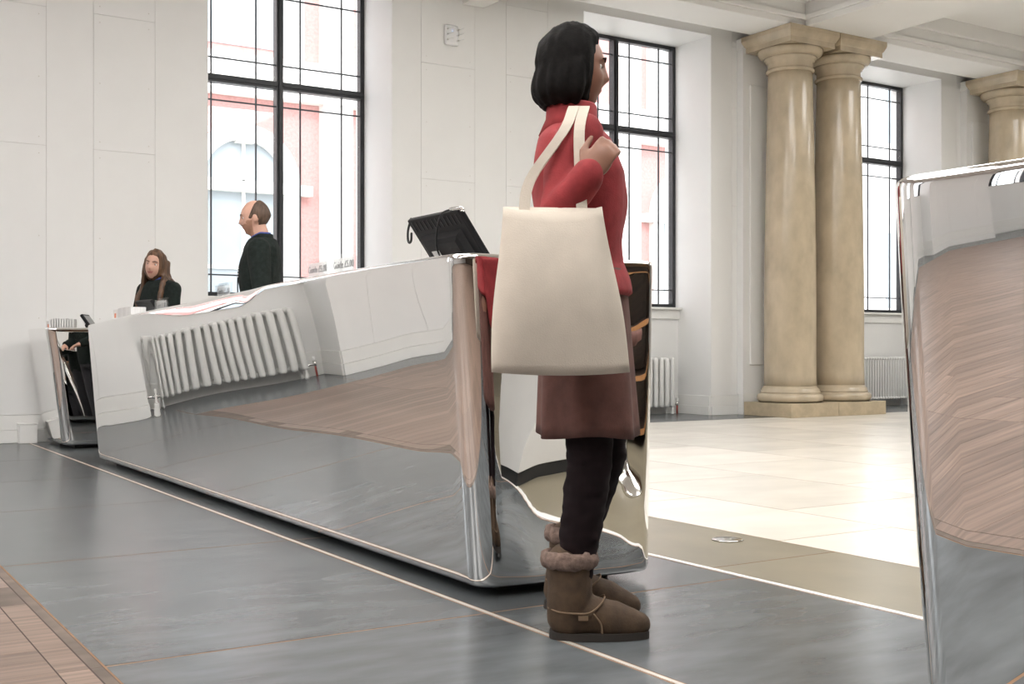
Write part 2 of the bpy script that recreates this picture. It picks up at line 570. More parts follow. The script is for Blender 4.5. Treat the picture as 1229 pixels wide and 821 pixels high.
for px in (10.62, 14.84, 19.06):
    beam('cross_beam', px - .53, px + .53, 2.0, 9.636)
    for s in (-1, 1):
        e = px + s * .53
        a, b = sorted((e, e + s * .035))
        beam('beam_moulding', a, b, 2.0, 9.60, 4.60, 4.66)
        a, b = sorted((e, e + s * .07))
        beam('beam_moulding', a, b, 2.0, 9.56, 4.80, CEIL)
for px in (6.13, 1.91):
    beam('bracket_beam', px - .135, px + .135, 10.24, WALL_Y - .001, 4.36, 4.66)
    beam('bracket_beam', px - .135, px + .135, 9.2, 9.638, 4.36, 4.66)
    beam('bracket_beam', px - .135, px + .135, 9.638, 10.24, 4.36, 4.53)

# unseen fill panels added under the ceiling to brighten the hall
for i, (px, py) in enumerate([(x, y) for x in (-12, -7, -2.5, 1.2) for y in (.6, 5.2)] + [(6.2, 5.2), (6.2, 1.8), (12.7, 5.2), (17, 5.2)]):
    t = thing('fill_panel', 'added square fill light panel in a white frame', 'added fill light', (px, py, CEIL - .06), 0, 'added fill panels under the hall ceiling')
    box('fill_emitter', -1.2, 1.2, -1.2, 1.2, .0, .03, 'fill_light', t)
    for (a, b, c, d) in ((-1.26, 1.26, -1.26, -1.2), (-1.26, 1.26, 1.2, 1.26), (-1.26, -1.2, -1.2, 1.2), (1.2, 1.26, -1.2, 1.2)):
        box('frame', a, b, c, d, -.02, .058, 'trim', t)

# --- pilasters with a raised panel, behind the columns
def pilaster(k):
    xa = NICHE[k][1] + .42
    xb = NICHE[k + 1][0] - .38
    t = bpy.data.objects.new('trim_%d' % k, None); COL.objects.link(t)
    tag(t, 'white panelled pilaster behind a pair of columns', 'pilaster', kind='structure')
    t.location = ((xa + xb) / 2, WALL_Y, 0)
    h = (xb - xa) / 2
    box('pilaster_shaft', -h, h, -.10, -.002, .25, 4.40, 'wall', t)
    box('raised_panel', -h + .10, h - .10, -.125, -.10, .60, 3.98, 'wall', t, .008)
    box('pilaster_cap', -h - .02, h + .02, -.12, -.002, 4.40, BB, 'wall', t, .006)
    box('pilaster_base', -h - .02, h + .02, -.125, -.03, 0, .10, 'trim', t, .004)
    box('pilaster_base', -h - .01, h + .01, -.112, -.03, .10, .25, 'trim', t, .004)
pilaster(6); pilaster(7)

# ------------------------------------------------------------------ windows
def bars(name, parent, x0, x1, y0, y1, z0, z1, m):
    return box(name, x0, x1, y0, y1, z0, z1, m, parent)
WZ0, WZ1, WTR = SILL, SOFFIT, 3.43
def make_window(full=True):
    root = bpy.data.objects.new('window_1', None); COL.objects.link(root)
    f, md, ld = .045, .034, .007
    hw = NW / 2
    bars('frame', root, -hw, -hw + f, -.03, .05, WZ0, WZ1, 'black_metal')
    bars('frame', root, hw - f, hw, -.03, .05, WZ0, WZ1, 'black_metal')
    bars('frame', root, -hw + f, hw - f, -.03, .05, WZ0, WZ0 + f, 'black_metal')
    bars('frame', root, -hw + f, hw - f, -.03, .05, WZ1 - f, WZ1, 'black_metal')
    bars('mullion', root, -md, md, -.05, .05, WZ0 + f, WZ1 - f, 'black_metal')
    bars('mullion_bead', root, -.014, .014, -.07, -.05, WZ0 + f, WZ1 - f, 'black_metal')
    for s in (-1, 1):
        a, b = sorted((s * md, s * (hw - f)))
        bars('transom', root, a, b, -.045, .05, WTR - .038, WTR + .038, 'black_metal')
        bars('transom_bead', root, a, b, -.06, -.045, WTR - .012, WTR + .012, 'black_metal')
        for (z0, z1) in ((WZ0 + f, WTR - .038), (WTR + .038, WZ1 - f)):
            vx = [a, a + .20, b - .20, b]
            vz = [z0, z0 + .17, z1 - .17, z1]
            for x in vx[1:3]:
                bars('glazing_bar', root, x - ld, x + ld, -.006, .012, z0, z1, 'lead')
            for z in vz[1:3]:
                bars('glazing_bar', root, a, b, -.008, .010, z - ld, z + ld, 'lead')
            if full:
                for i in range(3):
                    for j in range(3):
                        bars('pane', root, vx[i] + .001, vx[i + 1] - .001, 0, .003, vz[j] + .001, vz[j + 1] - .001, 'glass')
            else:
                bars('pane', root, a, b, 0, .003, z0, z1, 'glass')
    return root
wf = None
ws = None
num = 0
for k, (a, b) in enumerate(NICHE):
    if b < X0 or a > X1: continue
    num += 1
    if 4 <= k <= 7:
        o = make_window(True) if wf is None else copy_tree(wf)
        wf = wf or o
    else:
        o = make_window(False) if ws is None else copy_tree(ws)
        ws = ws or o
    o.name = 'window_%d' % num
    o.location = ((a + b) / 2, GLASS_Y - .02, 0)
    tag(o, 'tall black steel window with thin leaded border panes', 'window', kind='structure')

# ------------------------------------------------------------------ the street outside
gb = bmesh.new(); abox(gb, -30, 60, 11.4, 19.9, -.4, -.3)
tag(bm_obj('street', gb, 'pavement'), 'pale street outside the windows', 'street', kind='structure')
FY = 20.0
fb = thing('brick_building', 'red brick building with white stone arches across the street', 'building', (11, FY, -.3))
fx0, fx1 = -8, 22
box('wall', fx0 - 11, fx1 - 11, 0, 4, 0, 13, 'brick', fb)
def fbox(name, x0, x1, z0, z1, m, y0=-.12, par=fb, y1=.0):
    return box(name, x0 - 11, x1 - 11, y0, y1, z0 + .3, z1 + .3, m, par)
for i in range(6):
    cx = 6.96 - 10.2 + 5.1 * i
    if cx > fx1 - 2: continue
    # ground-floor arched window
    W = .78
    ring_o, ring_i = 1.02, .74
    bm = bmesh.new()
    zs = 3.74 + .3
    pts = [(cx - 11 + ring_o * math.cos(a), zs + ring_o * math.sin(a)) for a in [PI * j / 20 for j in range(21)]]
    inn = [(cx - 11 + ring_i * math.cos(a), zs + ring_i * math.sin(a)) for a in [PI * j / 20 for j in range(20, -1, -1)]]
    for j in range(20):
        q = [pts[j], pts[j + 1], inn[20 - j - 1], inn[20 - j]]
        prism(bm, q, 'y', -.16, 0)
    bm_obj('arch', bm, 'stone_white', fb)
    fbox('keystone', cx - .16, cx + .16, 4.42, 4.98, 'stone_white', -.24)
    for s in (-1, 1):
        a, b = sorted((cx + s * .74, cx + s * 1.02))
        fbox('jamb', a, b, .3, 3.74, 'stone_white', -.16)
    bm = bmesh.new()
    out = [(cx - 11 - .74, .6), (cx - 11 + .74, .6)] + [(cx - 11 + .74 * math.cos(PI * j / 16), zs + .74 * math.sin(PI * j / 16)) for j in range(17)]
    prism(bm, out, 'y', -.03, -.001)
    wn = bm_obj('window', bm, 'house_window', fb)
    for (u0, u1, z0, z1) in ((-.03, .03, .9, 4.74), (-.74, .74, 3.70, 3.78), (-.74, .74, 2.2, 2.26)):
        fbox('glazing_bar', cx + u0, cx + u1, z0, z1, 'stone_white', -.07, fb, -.03)
    fbox('impost', cx - 1.25, cx + 1.25, 3.56, 3.74, 'stone_white', -.2)
    # upper window
    fbox('window', cx - .75, cx + .75, 6.15, 8.3, 'house_window', -.03)
    for s in (-1, 1):
        a, b = sorted((cx + s * .75, cx + s * 1.1))
        fbox('surround', a, b, 6.0, 8.6, 'stone_white', -.16)
    fbox('glazing_bar', cx - .03, cx + .03, 6.15, 8.3, 'stone_white', -.07, fb, -.03)
    fbox('glazing_bar', cx - .75, cx + .75, 7.2, 7.26, 'stone_white', -.07, fb, -.03)
    # pilasters either side of the plain brick bay
    for u in (1.45, 3.1):
        fbox('stone_pilaster', cx + u, cx + u + .58, 0, 9.5, 'stone_white', -.22)
    fbox('niche', cx + 2.25, cx + 2.95, 1.2, 3.4, 'stone_white', -.05)
fbox('string_course', fx0, fx1, 5.25, 5.95, 'stone_white', -.3)
fbox('string_course', fx0, fx1, 9.4, 10.2, 'stone_white', -.4)
fbox('base_course', fx0, fx1, -.3, .9, 'stone_white', -.2)
wbld = thing('white_building', 'plain white rendered building far beyond the end window', 'building', (32, FY + 1.0, -.3))
box('wall', -10, 14, 0, 4, 0, 14, 'stone_white', wbld)
for i in range(4):
    box('window', -7 + i * 4, -5.6 + i * 4, -.03, 0, 2.2, 4.2, 'house_window', wbld)
    box('window', -7 + i * 4, -5.6 + i * 4, -.03, 0, 6.6, 8.6, 'house_window', wbld)

# ------------------------------------------------------------------ columns
def column(x, y, label):
    t = thing('column', label, 'column', (x, y, .16), 0, None)
    R = .305
    bm = bmesh.new()
    prof = [(.385, 0)]
    for j in range(9):
        a = -PI / 2 + PI * j / 8
        prof.append((.345 + .045 * math.cos(a), .055 + .055 * math.sin(a)))
    prof += [(.350, .112), (.350, .132), (.338, .137), (.338, .160), (.325, .168), (.312, .195)]
    lathe(bm, prof, 48)
    bm_obj('base', bm, 'marble', t, True)
    bm = bmesh.new()
    H0, H1 = .195, 3.90
    prof = []
    for j in range(25):
        u = j / 24
        r = R * (1 - .15 * max(0, u - .25) ** 1.5 / .65) + (.007 * math.exp(-u * 60))
        prof.append((r, H0 + (H1 - H0) * u))
    lathe(bm, prof, 48)
    bm_obj('shaft', bm, 'marble', t, True)
    rt = prof[-1][0]
    bm = bmesh.new()
    prof = [(rt, 3.90)]
    for j in range(7):
        a = -PI / 2 + PI * j / 6
        prof.append((rt + .005 + .022 * math.cos(a), 3.925 + .022 * math.sin(a)))
    prof += [(rt + .004, 3.95), (rt + .002, 4.02), (rt + .025, 4.03), (rt + .028, 4.05), (rt + .045, 4.06), (rt + .05, 4.08)]
    for j in range(7):
        a = PI / 2 * j / 6
        prof.append((rt + .05 + .075 * math.sin(a), 4.08 + .085 * (1 - math.cos(a))))
    prof.append((rt + .10, 4.175))
    lathe(bm, prof, 48)
    bm_obj('capital', bm, 'marble', t, True)
    a1, a2 = .365, .405
    bm = bmesh.new()
    rings = []
    for h, z in ((a1, 4.175), (a1, 4.235), (a1 + .012, 4.25), (a2 - .008, 4.29), (a2, 4.315), (a2, 4.366)):
        rings.append([(-h, -h, z), (h, -h, z), (h, h, z), (-h, h, z)])
    rings_loft(bm, rings)
    bm_obj('abacus', bm, 'marble', t)
    return t
def plinth(x0, x1, label):
    cx = (x0 + x1) / 2
    t = thing('column_plinth', label, 'plinth', (cx, 9.98, 0))
    h = (x1 - x0) / 2
    box('plinth_stone', -h, -.02, -.40, .37, 0, .16, 'plinth', t, .006)
    box('plinth_stone', -.018, h, -.40, .37, 0, .16, 'plinth', t, .006)
plinth(9.80, 11.41, 'low beige stone plinth under the pair of columns beside the middle radiator window')
column(10.205, 9.99, 'polished beige marble column standing closer to the middle window')
column(11.03, 9.99, 'polished beige marble column standing closer to the end window')
plinth(14.02, 15.63, 'low stone plinth hidden behind the steel counter')
column(14.425, 9.99, 'marble column whose capital shows above the steel counter')
column(15.25, 9.99, 'marble column at the far end behind another column')

# ------------------------------------------------------------------ radiators
def make_radiator(nsec, pitch, name_label):
    t = thing('radiator', name_label, 'radiator')
    bm = bmesh.new()
    zt, zb = .66, .115
    for yy in ((-.055, .055) if pitch > .06 else ()):
        tube(bm, [(0, yy, zb), (0, yy, zt)], .030, 10)
    if pitch < .06:
        for yy in (-.05, .05):
            tube(bm, [(0, yy, zb), (0, yy, zt)], .019, 10)
    for z in (zb, zt):
        tube(bm, [(0, -.055, z), (0, .055, z)], .029 if pitch > .06 else .024, 10)
    ellipsoid(bm, (0, 0, zt), (pitch * .52, .03, .03), None, 8, 6)
    ellipsoid(bm, (0, 0, zb), (pitch * .52, .03, .03), None, 8, 6)
    me = bpy.data.meshes.new('section'); bm.to_mesh(me); bm.free(); me.materials.append(M['radiator'])
    me.polygons.foreach_set('use_smooth', [True] * len(me.polygons))
    for i in range(nsec):
        share('section', me, t, ((i - (nsec - 1) / 2) * pitch, 0, 0))
    L = nsec * pitch / 2
    for s in (-1, 1):
        for yy in (-.055, .055):
            bm = bmesh.new(); tube(bm, [(0, 0, .0), (s * .004, 0, .05), (0, 0, .115)], [.022, .013, .018], 8)
            bm_obj('foot', bm, 'radiator', t, True, (s * (L - pitch / 2), yy, .02))
        v = bm_obj('valve', valve_bm(s), 'chrome', t, True, (s * (L - .01), 0, .12))
        bm = bmesh.new(); lathe(bm, [(.016, 0), (.018, .01), (.018, .035), (.012, .042)], 12)
        bm_obj('valve_cap', bm, 'paper', v, True, (s * .085, 0, .035))
        bm = bmesh.new(); lathe(bm, [(.011, -.10), (.011, 0)], 10)
        bm_obj('tail_pipe', bm, 'red_pipe', v, True, (s * .085, 0, -.018))
    return t
def valve_bm(s):
    bm = bmesh.new()
    tube(bm, [(0, 0, 0), (s * .085, 0, 0)], .011, 8)
    lathe(bm, [(.017, -.016), (.02, 0), (.017, .034)], 10, (s * .085, 0, 0))
    return bm
RL = {4: 'white column radiator in the niche mirrored in the long counter',
      6: 'white column radiator seen between the long counter end and the columns',
      7: 'white ribbed radiator between the paired columns and the nearby counter'}
for k, lab in RL.items():
    a, b = NICHE[k]
    ns, pt = (17, .086) if k != 7 else (30, .052)
    r = make_radiator(ns, pt, lab)
    r.location = ((a + b) / 2 + (.02 if k == 4 else 0), 10.97, 0)

# ------------------------------------------------------------------ steel counters
def ease(t):
    t = max(0, min(1, t)); return t * t * (3 - 2 * t)
def interp(tab, x):
    if x <= tab[0][0]: return tab[0][1]
    for (a, u), (b, v) in zip(tab, tab[1:]):
        if x <= b: return u + (v - u) * (x - a) / (b - a)
    return tab[-1][1]

def rounded_ring(corners, rad, nlong=90, nend=36, narc=10):
    """corners: front-far? order: A near-front, B near-back, C far-back, D far-front (counter-clockwise seen from above)"""
    out = []
    n = len(corners)
    segs = [nend, nlong, nend, nlong]
    C = [Vector(c) for c in corners]
    arcs = []
    for i in range(n):
        p, q, r = C[i - 1], C[i], C[(i + 1) % n]
        d1, d2 = (p - q).normalized(), (r - q).normalized()
        ang = d1.angle(d2)
        t = rad[i] / math.tan(ang / 2)
        s, e = q + d1 * t, q + d2 * t
        cen = q + (d1 + d2).normalized() * (rad[i] / math.sin(ang / 2))
        a0, a1 = s - cen, e - cen
        tot = a0.angle(a1)
        axis = 1 if a0.x * a1.y - a0.y * a1.x > 0 else -1
        arc = []
        for j in range(narc + 1):
            th = axis * tot * j / narc
            arc.append((cen + Vector((a0.x * math.cos(th) - a0.y * math.sin(th), a0.x * math.sin(th) + a0.y * math.cos(th)))))
        arcs.append(arc)
    for i in range(n):
        out += arcs[i]
        a, b = arcs[i][-1], arcs[(i + 1) % n][0]
        for j in range(1, segs[i]):
            out.append(a.lerp(b, j / segs[i]))
    return out

def counter(label, bot, top, ztop, zb, rad, warp, roll, group=None):
    """bot/top: near-front, near-back, far-back, far-front corners in plan; ztop(y) is the rim height"""
    cx = sum(c[0] for c in bot) / 4
    cy = sum(c[1] for c in bot) / 4
    t = thing('steel_counter', label, 'counter', (cx, cy, 0))
    bm = bmesh.new()
    levels = [(0, .030), (.0, .018), (.004, .008), (.012, .0025), (.025, 0)] + [(.025 + .955 * i / 44, 0) for i in range(1, 45)] + \
             [(.988, .0012), (.994, .004), (.998, .010), (1.0, .018)]
    rings = []
    for u, inset in levels:
        cs = [Vector(b).lerp(Vector(tp), u) for b, tp in zip(bot, top)]
        rr = [r * (1 + .0 * u) for r in rad]
        if inset:
            cen = sum(cs, Vector((0, 0))) / 4
            ax = Vector((1, 0)); 
            cs = [c - Vector((math.copysign(inset, c.x - cen.x), math.copysign(inset, c.y - cen.y))) for c in cs]
            rr = [max(.012, r - inset) for r in rr]
        ring = []
        for p in rounded_ring(cs, rr):
            z = zb + (ztop(p.y) - zb) * u
            dx, dy = warp(p, z, u, cs)
            xx, yy = p.x + dx, p.y + dy
            # the rolled-back lip
            front = 1 if p.x < (cs[0].x + cs[1].x) / 2 - .1 else 0
            if front and roll:
                d = ztop(p.y) - z
                wd = roll(p.y)
                if wd > 0 and d < wd:
                    q = 1 - d / wd
                    xx += .030 * (wd / .085) * q ** 1.7
            ring.append((xx - cx, yy - cy, z))
        rings.append(ring)
    # rim then recessed worktop
    topr = rings[-1]
    nn = len(topr)
    ctr = Vector((sum(p[0] for p in topr) / nn, sum(p[1] for p in topr) / nn))
    def ins(p, d):
        return (p[0] - math.copysign(min(d, abs(p[0] - ctr.x)), p[0] - ctr.x), p[1] - math.copysign(min(d, abs(p[1] - ctr.y)), p[1] - ctr.y))
    R = rings_loft(bm, rings, cap=False)
    r2 = [bm.verts.new((*ins(p, .035), p[2])) for p in topr]
    r3 = [bm.verts.new((*ins(p, .04), p[2] - .13)) for p in topr]
    for A, B in ((R[-1], r2), (r2, r3)):
        for i in range(nn):
            bm.faces.new((A[i], A[(i + 1) % nn], B[(i + 1) % nn], B[i]))
    bm.faces.new(r3)
    bm.faces.new(R[0][::-1])
    bm_obj('shell', bm, 'steel', t, True)
    # recessed plinth
    x0 = max(bot[0][0], bot[3][0]) + .10; x1 = min(bot[1][0], bot[2][0]) - .10
    y0 = max(bot[0][1], bot[1][1]) + .10; y1 = min(bot[2][1], bot[3][1]) - .10
    box('recessed_plinth', x0 - cx, x1 - cx, y0 - cy, y1 - cy, 0, zb + .002, 'shadow_plinth', t)
    return t

def bump(x, c, w):
    return math.exp(-((x - c) / w) ** 2)
def warp1(p, z, u, cs):
    # gentle ripples of the hand-beaten sheet: millimetres only
    y = p.y
    dx = 0
    if p.x < 2.15:
        e = ease((y - 3.2) / .35) * ease((8.3 - y) / .35)
        dx = e * (.0024 * math.sin(y * 2.5 + .6 + z * 1.2) + .0007 * math.sin(y * 4.6 + 1.0 - z * 2.0)
                  + .0016 * math.sin(z * 5.2 + y * .9) + .0012 * bump(y, 6.75, .10) + .0013 * math.sin(y * 1.35 + z * 3.4 + 2))
        dx *= math.sin(PI * min(1, max(0, u))) ** .5
    dy = 0
    if p.y < 3.35:
        e = ease((p.x - 1.92) / .15) * ease((2.5 - p.x) / .12)
        dy = e * (.004 * math.sin(z * 5.0 + 1.2) + .0022 * math.sin(p.x * 9 + z * 4)) - .012 * e * ease((.35 - z) / .35)
    return dx, dy
ZFIT = np.polyfit([3.2, 3.82, 4.59, 5.2, 6.36, 7.26, 8.29], [1.079, 1.072, 1.063, 1.050, 1.017, .984, .950], 3)
def rim(y):
    return float(np.polyval(ZFIT, max(3.0, min(8.4, y))))
roll1 = lambda y: .085 * ease((y - 4.7) / .45) * ease((7.0 - y) / 1.1)
counter('long mirror-polished steel reception counter with a sloping top beside the walking woman',
        [(1.855, 3.125), (2.520, 3.095), (2.520, 8.36), (1.880, 8.36)],
        [(1.752, 3.080), (2.500, 3.045), (2.450, 8.25), (1.780, 8.25)],
        rim, .03, [.085, .05, .05, .03], warp1, roll1)

def warp2(p, z, u, cs):
    dx = 0
    if p.x < 2.0:
        q = z - .25
        dx = ease((1.25 - p.y) / .9) * .0006 * math.sin(p.y * 3.2 - z * 2) - (.035 * q - .0357 * q * q) * ease((2.0 - p.x) / .25)
    return dx, 0
counter('polished steel counter cropped by the picture edge, close to the white floor strip',
        [(1.700, -4.2), (2.34, -4.2), (2.34, 1.35), (1.700, 1.372)],
        [(1.590, -4.25), (2.36, -4.25), (2.36, 1.33), (1.590, 1.362)],
        lambda y: 1.072, .03, [.06, .06, .06, .085], warp2, None)
counter('small steel counter standing against the white wall past the long one',
        [(1.90, 9.60), (2.60, 9.58), (2.60, 10.38), (1.90, 10.38)],
        [(1.76, 9.57), (2.62, 9.55), (2.62, 10.36), (1.76, 10.36)],
        lambda y: .955, .03, [.075, .05, .04, .03], lambda p, z, u, cs: (.0015 * math.sin(z * 6 + p.y * 3), .003 * math.sin(z * 5 + p.x * 4) if p.y < 9.75 else 0), None)

# ------------------------------------------------------------------ things on the counters
def counter_top(y):
    return rim(y)
RECESS = .13

def monitor(loc, rotz, label, width=.385, tall=.29, lean=.60, z_up=.10, cable=True):
    """till screen seen from behind: local +X is the screen side, the top leans towards -X"""
    t = thing('till_monitor', label, 'monitor', loc, rotz)
    Rm = Matrix.Rotation(-lean, 4, 'Y')
    def place(o, z=0):
        o.matrix_local = Matrix.Translation((.08, 0, z_up)) @ Rm
        return o
    bm = bmesh.new(); abox(bm, -.012, .012, -width / 2, width / 2, 0, tall, .006, 2)
    place(bm_obj('case', bm, 'plastic_black', t))
    bm = bmesh.new()
    rings = []
    for x, i in ((-.012, 0), (-.035, .012), (-.042, .03)):
        rings.append([(x, -width / 2 + .05 + i, .03 + i), (x, width / 2 - .05 - i, .03 + i), (x, width / 2 - .05 - i, tall - .07 - i), (x, -width / 2 + .05 + i, tall - .07 - i)])
    rings_loft(bm, rings)
    place(bm_obj('rear_housing', bm, 'plastic_black', t))
    bm = bmesh.new(); abox(bm, .0125, .0135, -width / 2 + .015, width / 2 - .015, .015, tall - .015)
    place(bm_obj('screen', bm, 'screen', t))
    bm = bmesh.new()
    for j in range(12):
        y = -width / 2 + .03 + j * (width - .06) / 11
        abox(bm, -.0145, -.012, y - .004, y + .004, tall - .05, tall - .012)
    tag(place(bm_obj('vent', bm, 'rubber', t)), kind='stuff')
    bm = bmesh.new(); abox(bm, -.0432, -.0422, .03, .085, .10, .175)
    place(bm_obj('sticker', bm, 'leaflet_edge', t))
    bm = bmesh.new(); tube(bm, [(0, 0, .01), (.03, 0, .06), (.055, 0, z_up + .06)], [.03, .022, .02], 10)
    bm_obj('stand', bm, 'plastic_black', t, True)
    bm = bmesh.new(); abox(bm, -.09, .09, -.10, .10, 0, .014, .004)
    bm_obj('foot', bm, 'plastic_black', t)
    if cable:
        bm = bmesh.new()
        tube(bm, spline([(-.004, -width / 2 + .05, tall + .006), (-.022, -width / 2 + .10, tall + .002), (-.040, -.03, tall - .05), (-.050, .025, tall - .12), (-.050, .02, tall - .2), (-.046, -.01, .03)], 6), .0035, 6)
        place(bm_obj('cable', bm, 'rubber', t, True))
        bm = bmesh.new()
        tube(bm, [(-.004, -width / 2 + .055, tall + .006), (-.004, -width / 2 - .012, tall + .004)], .007, 8)
        ellipsoid(bm, (-.002, -width / 2 - .01, tall - .004), (.009, .009, .009), None, 8, 6)
        place(bm_obj('connector', bm, 'chrome', t, True))
        bm = bmesh.new()
        a = -.10
        pts = [(-.075 - .02, width / 2 + .003, tall * math.cos(lean) + .06), (-.097, width / 2 + .010, tall * math.cos(lean) + .03), (-.097, width / 2 + .018, tall * math.cos(lean) + .01)]
        tube(bm, spline([(-.088, width / 2 - .004, .32), (-.09, width / 2 + .004, .30), (-.09, width / 2 + .016, .275), (-.09, width / 2 + .016, .245), (-.09, width / 2 + .004, .232), (-.09, width / 2 - .010, .240), (-.09, width / 2 - .012, .265)], 5), .0045, 8)
        bm_obj('security_hook', bm, 'rubber', t, True)
    return t
# near end of the long counter: top edge at X~1.98, Z~1.265
ml = monitor((2.075, 3.67, counter_top(3.67) - RECESS), 0, 'black till screen seen from behind on the near end of the long counter', lean=.62, z_up=.075, tall=.30)
monitor((2.13, 7.93, counter_top(7.9) - RECESS), math.radians(8), 'small black till screen in front of the long-haired woman', width=.26, tall=.24, lean=.6, z_up=.08, cable=False)
monitor((2.17, 9.95, .955 - RECESS), math.radians(-25), 'black till screen on the small counter against the wall', width=.24, tall=.22, lean=.6, z_up=.06, cable=False)

def sign(loc, rotz, label, w=.20, h=.062, body='Guide £5.00'):
    t = thing('price_sign', label, 'sign', loc, rotz, None)
    bm = bmesh.new(); abox(bm, -.0025, .0025, -w / 2, w / 2, 0, h)
    bm_obj('acrylic_front', bm, 'acrylic', t, loc=(-.009, 0, 0))
    bm = bmesh.new(); abox(bm, -.0025, .0025, -w / 2, w / 2, 0, h + .012)
    bm_obj('acrylic_back', bm, 'acrylic', t, loc=(.009, 0, 0))
    box('acrylic_base', -.012, .03, -w / 2, w / 2, -.0, .003, 'acrylic', t)
    c = box('card', -.001, .001, -w / 2 + .006, w / 2 - .006, .004, h - .004, 'film', t)
    text_mesh('lettering', body, .038, 'ink', c, (-.0026, 0, (h - .008) / 2), (PI / 2, 0, -PI / 2))
    return t
for y, lab in ((4.07, 'clear acrylic guide price sign on the counter rim, next to the till screen hook'),
               (4.32, 'clear acrylic guide price sign on the counter rim, further from the till screen')):
    sign((1.812, y, counter_top(y)), 0, lab)
sign((1.86, 5.62, counter_top(5.62)), 0, 'clear acrylic sign on the counter rim in front of the bearded man', body='Guide £5.00')
sign((1.86, 6.72, counter_top(6.72)), 0, 'clear acrylic sign on the counter rim between the man and woman', w=.2, h=.062, body='Guide £5.00')

def leaflet_box(loc, rotz, label, n=14, w=.30, h=.115, m='leaflet_edge'):
    t = thing('leaflet_box', label, 'leaflets', loc, rotz)
    box('tray', -.055, .055, -w / 2, w / 2, 0, .006, 'acrylic', t)
    box('tray_front', -.055, -.051, -w / 2, w / 2, .006, .045, 'acrylic', t)
    bmm = bmesh.new(); abox(bmm, -.047, .047, -.008, .008, 0, h)
    me = bpy.data.meshes.new('leaflet_bundle'); bmm.to_mesh(me); bmm.free(); me.materials.append(M[m])
    for i in range(n):
        share('leaflet_bundle', me, t, (.002, -w / 2 + .012 + i * (w - .024) / (n - 1), .006), (0, 0, 0), (1, .85, 1 - .05 * random.random()))
    return t
# leaflet boxes sit inside the far end of the long counter
y = 7.62
leaflet_box((1.905, 7.58, counter_top(7.58) - RECESS + .0), 0, 'long box packed with white leaflets at the low end of the long counter', n=18, w=.36, h=.20)
t = thing('leaflet_stand', 'upright white leaflet with orange and blue print beside the leaflet box', 'leaflet', (1.90, 7.93, counter_top(7.93) - RECESS))
box('leaflet', -.004, .004, -.075, .075, .004, .215, 'paper', t)
box('orange_panel', -.0048, -.004, -.005, .04, .16, .19, 'orange_print', t)
box('blue_panel', -.0048, -.004, -.005, .04, .125, .155, 'blue_print', t)
box('stand', -.03, .04, -.078, .078, 0, .004, 'acrylic', t)
leaflet_box((1.93, 9.80, .955 - RECESS), math.radians(65), 'white leaflets bundled in a box on the small wall counter', n=10, w=.20, h=.20)
t = thing('leaflet_stand', 'small white card with red print on the small wall counter', 'leaflet', (1.88, 10.10, .955 - RECESS))
box('leaflet', -.004, .004, -.07, .07, .004, .19, 'paper', t)
box('orange_panel', -.0048, -.004, -.03, .03, .13, .165, 'orange_print', t)
box('stand', -.03, .04, -.072, .072, 0, .004, 'acrylic', t)
leaflet_box((2.36, 9.70, .955 - RECESS), math.radians(90), 'dark maroon leaflets on the small wall counter', n=8, w=.18, h=.165, m='maroon_print')

# ------------------------------------------------------------------ router and trunking on the wall
t = thing('wall_router', 'white wireless router with six stub antennas high on the wall', 'router', (5.865, WALL_Y - .001, 3.91))
bm = bmesh.new(); abox(bm, -.085, .085, -.035, 0, 0, .21, .022, 3)
bm_obj('case', bm, 'router', t)
bm = bmesh.new(); lathe(bm, [(.005, 0), (.005, .003), (.001, .004)], 10)
o = bm_obj('status_light', bm, 'led', t, False, (.0, -.035, .15)); o.rotation_euler = (PI / 2, 0, 0)
for s in (-1, 1):
    for z in (.05, .105, .16):
        bm = bmesh.new(); tube(bm, [(s * .055, -.03, z), (s * .062, -.055, z)], .009, 8)
        bm_obj('socket', bm, 'chrome', t, True)
        bm = bmesh.new(); tube(bm, [(s * .062, -.055, z), (s * .06 + .055, -.075, z + .022)], .006, 8)
        bm_obj('antenna', bm, 'router', t, True)
t = thing('cable_box', 'white cable box on the skirting beside the small wall counter', 'box', (1.77, WALL_Y - .078, 0))
box('body', -.07, .07, -.05, .05, 0, .155, 'trim', t, .004)
box('lid', -.074, .074, -.054, .05, .155, .168, 'trim', t, .003)

# ------------------------------------------------------------------ people
def head_point(d, jaw=1.0):
    """surface of a head in direction d; +X is the face, origin at mid head"""
    x, y, z = d
    xf = x ** (1 - .28 * min(1, -z * 1.6)) if (x > 0 and z < 0) else x      # fuller jaw
    p = Vector((xf * .098, y * .076, z * .118))
    if z < 0:
        q = -z
        p.y *= 1 - .30 * q ** 1.4 * jaw
        p.x = p.x * (1 - .18 * q) + .022 * q
        if x < 0: p.x += .035 * q * (-x)
    if x > 0:
        p.y *= 1 - .10 * x
        Y, Z = p.y, p.z
        g = lambda cy, cz, wy, wz: math.exp(-((Y - cy) / wy) ** 2 - ((Z - cz) / wz) ** 2)
        f = x ** .5
        p.x += f * (.021 * g(0, -.028, .011, .014) + .012 * g(0, -.005, .010, .022)
                    - .011 * (g(.031, .004, .016, .011) + g(-.031, .004, .016, .011))
                    + .006 * (g(.028, .026, .022, .009) + g(-.028, .026, .022, .009))
                    + .007 * g(0, -.062, .022, .010) - .004 * g(0, -.047, .018, .006) - .005 * g(0, -.078, .02, .007)
                    + .010 * g(0, -.100, .020, .014) + .005 * (g(.042, -.035, .018, .018) + g(-.042, -.035, .018, .018)))
    return p

def sphere_dirs(nu=40, nv=28):
    rows = []
    for j in range(nv + 1):
        ph = PI * j / nv
        rows.append([Vector((math.sin(ph) * math.cos(2 * PI * i / nu), math.sin(ph) * math.sin(2 * PI * i / nu), -math.cos(ph))) for i in range(nu)])
    return rows

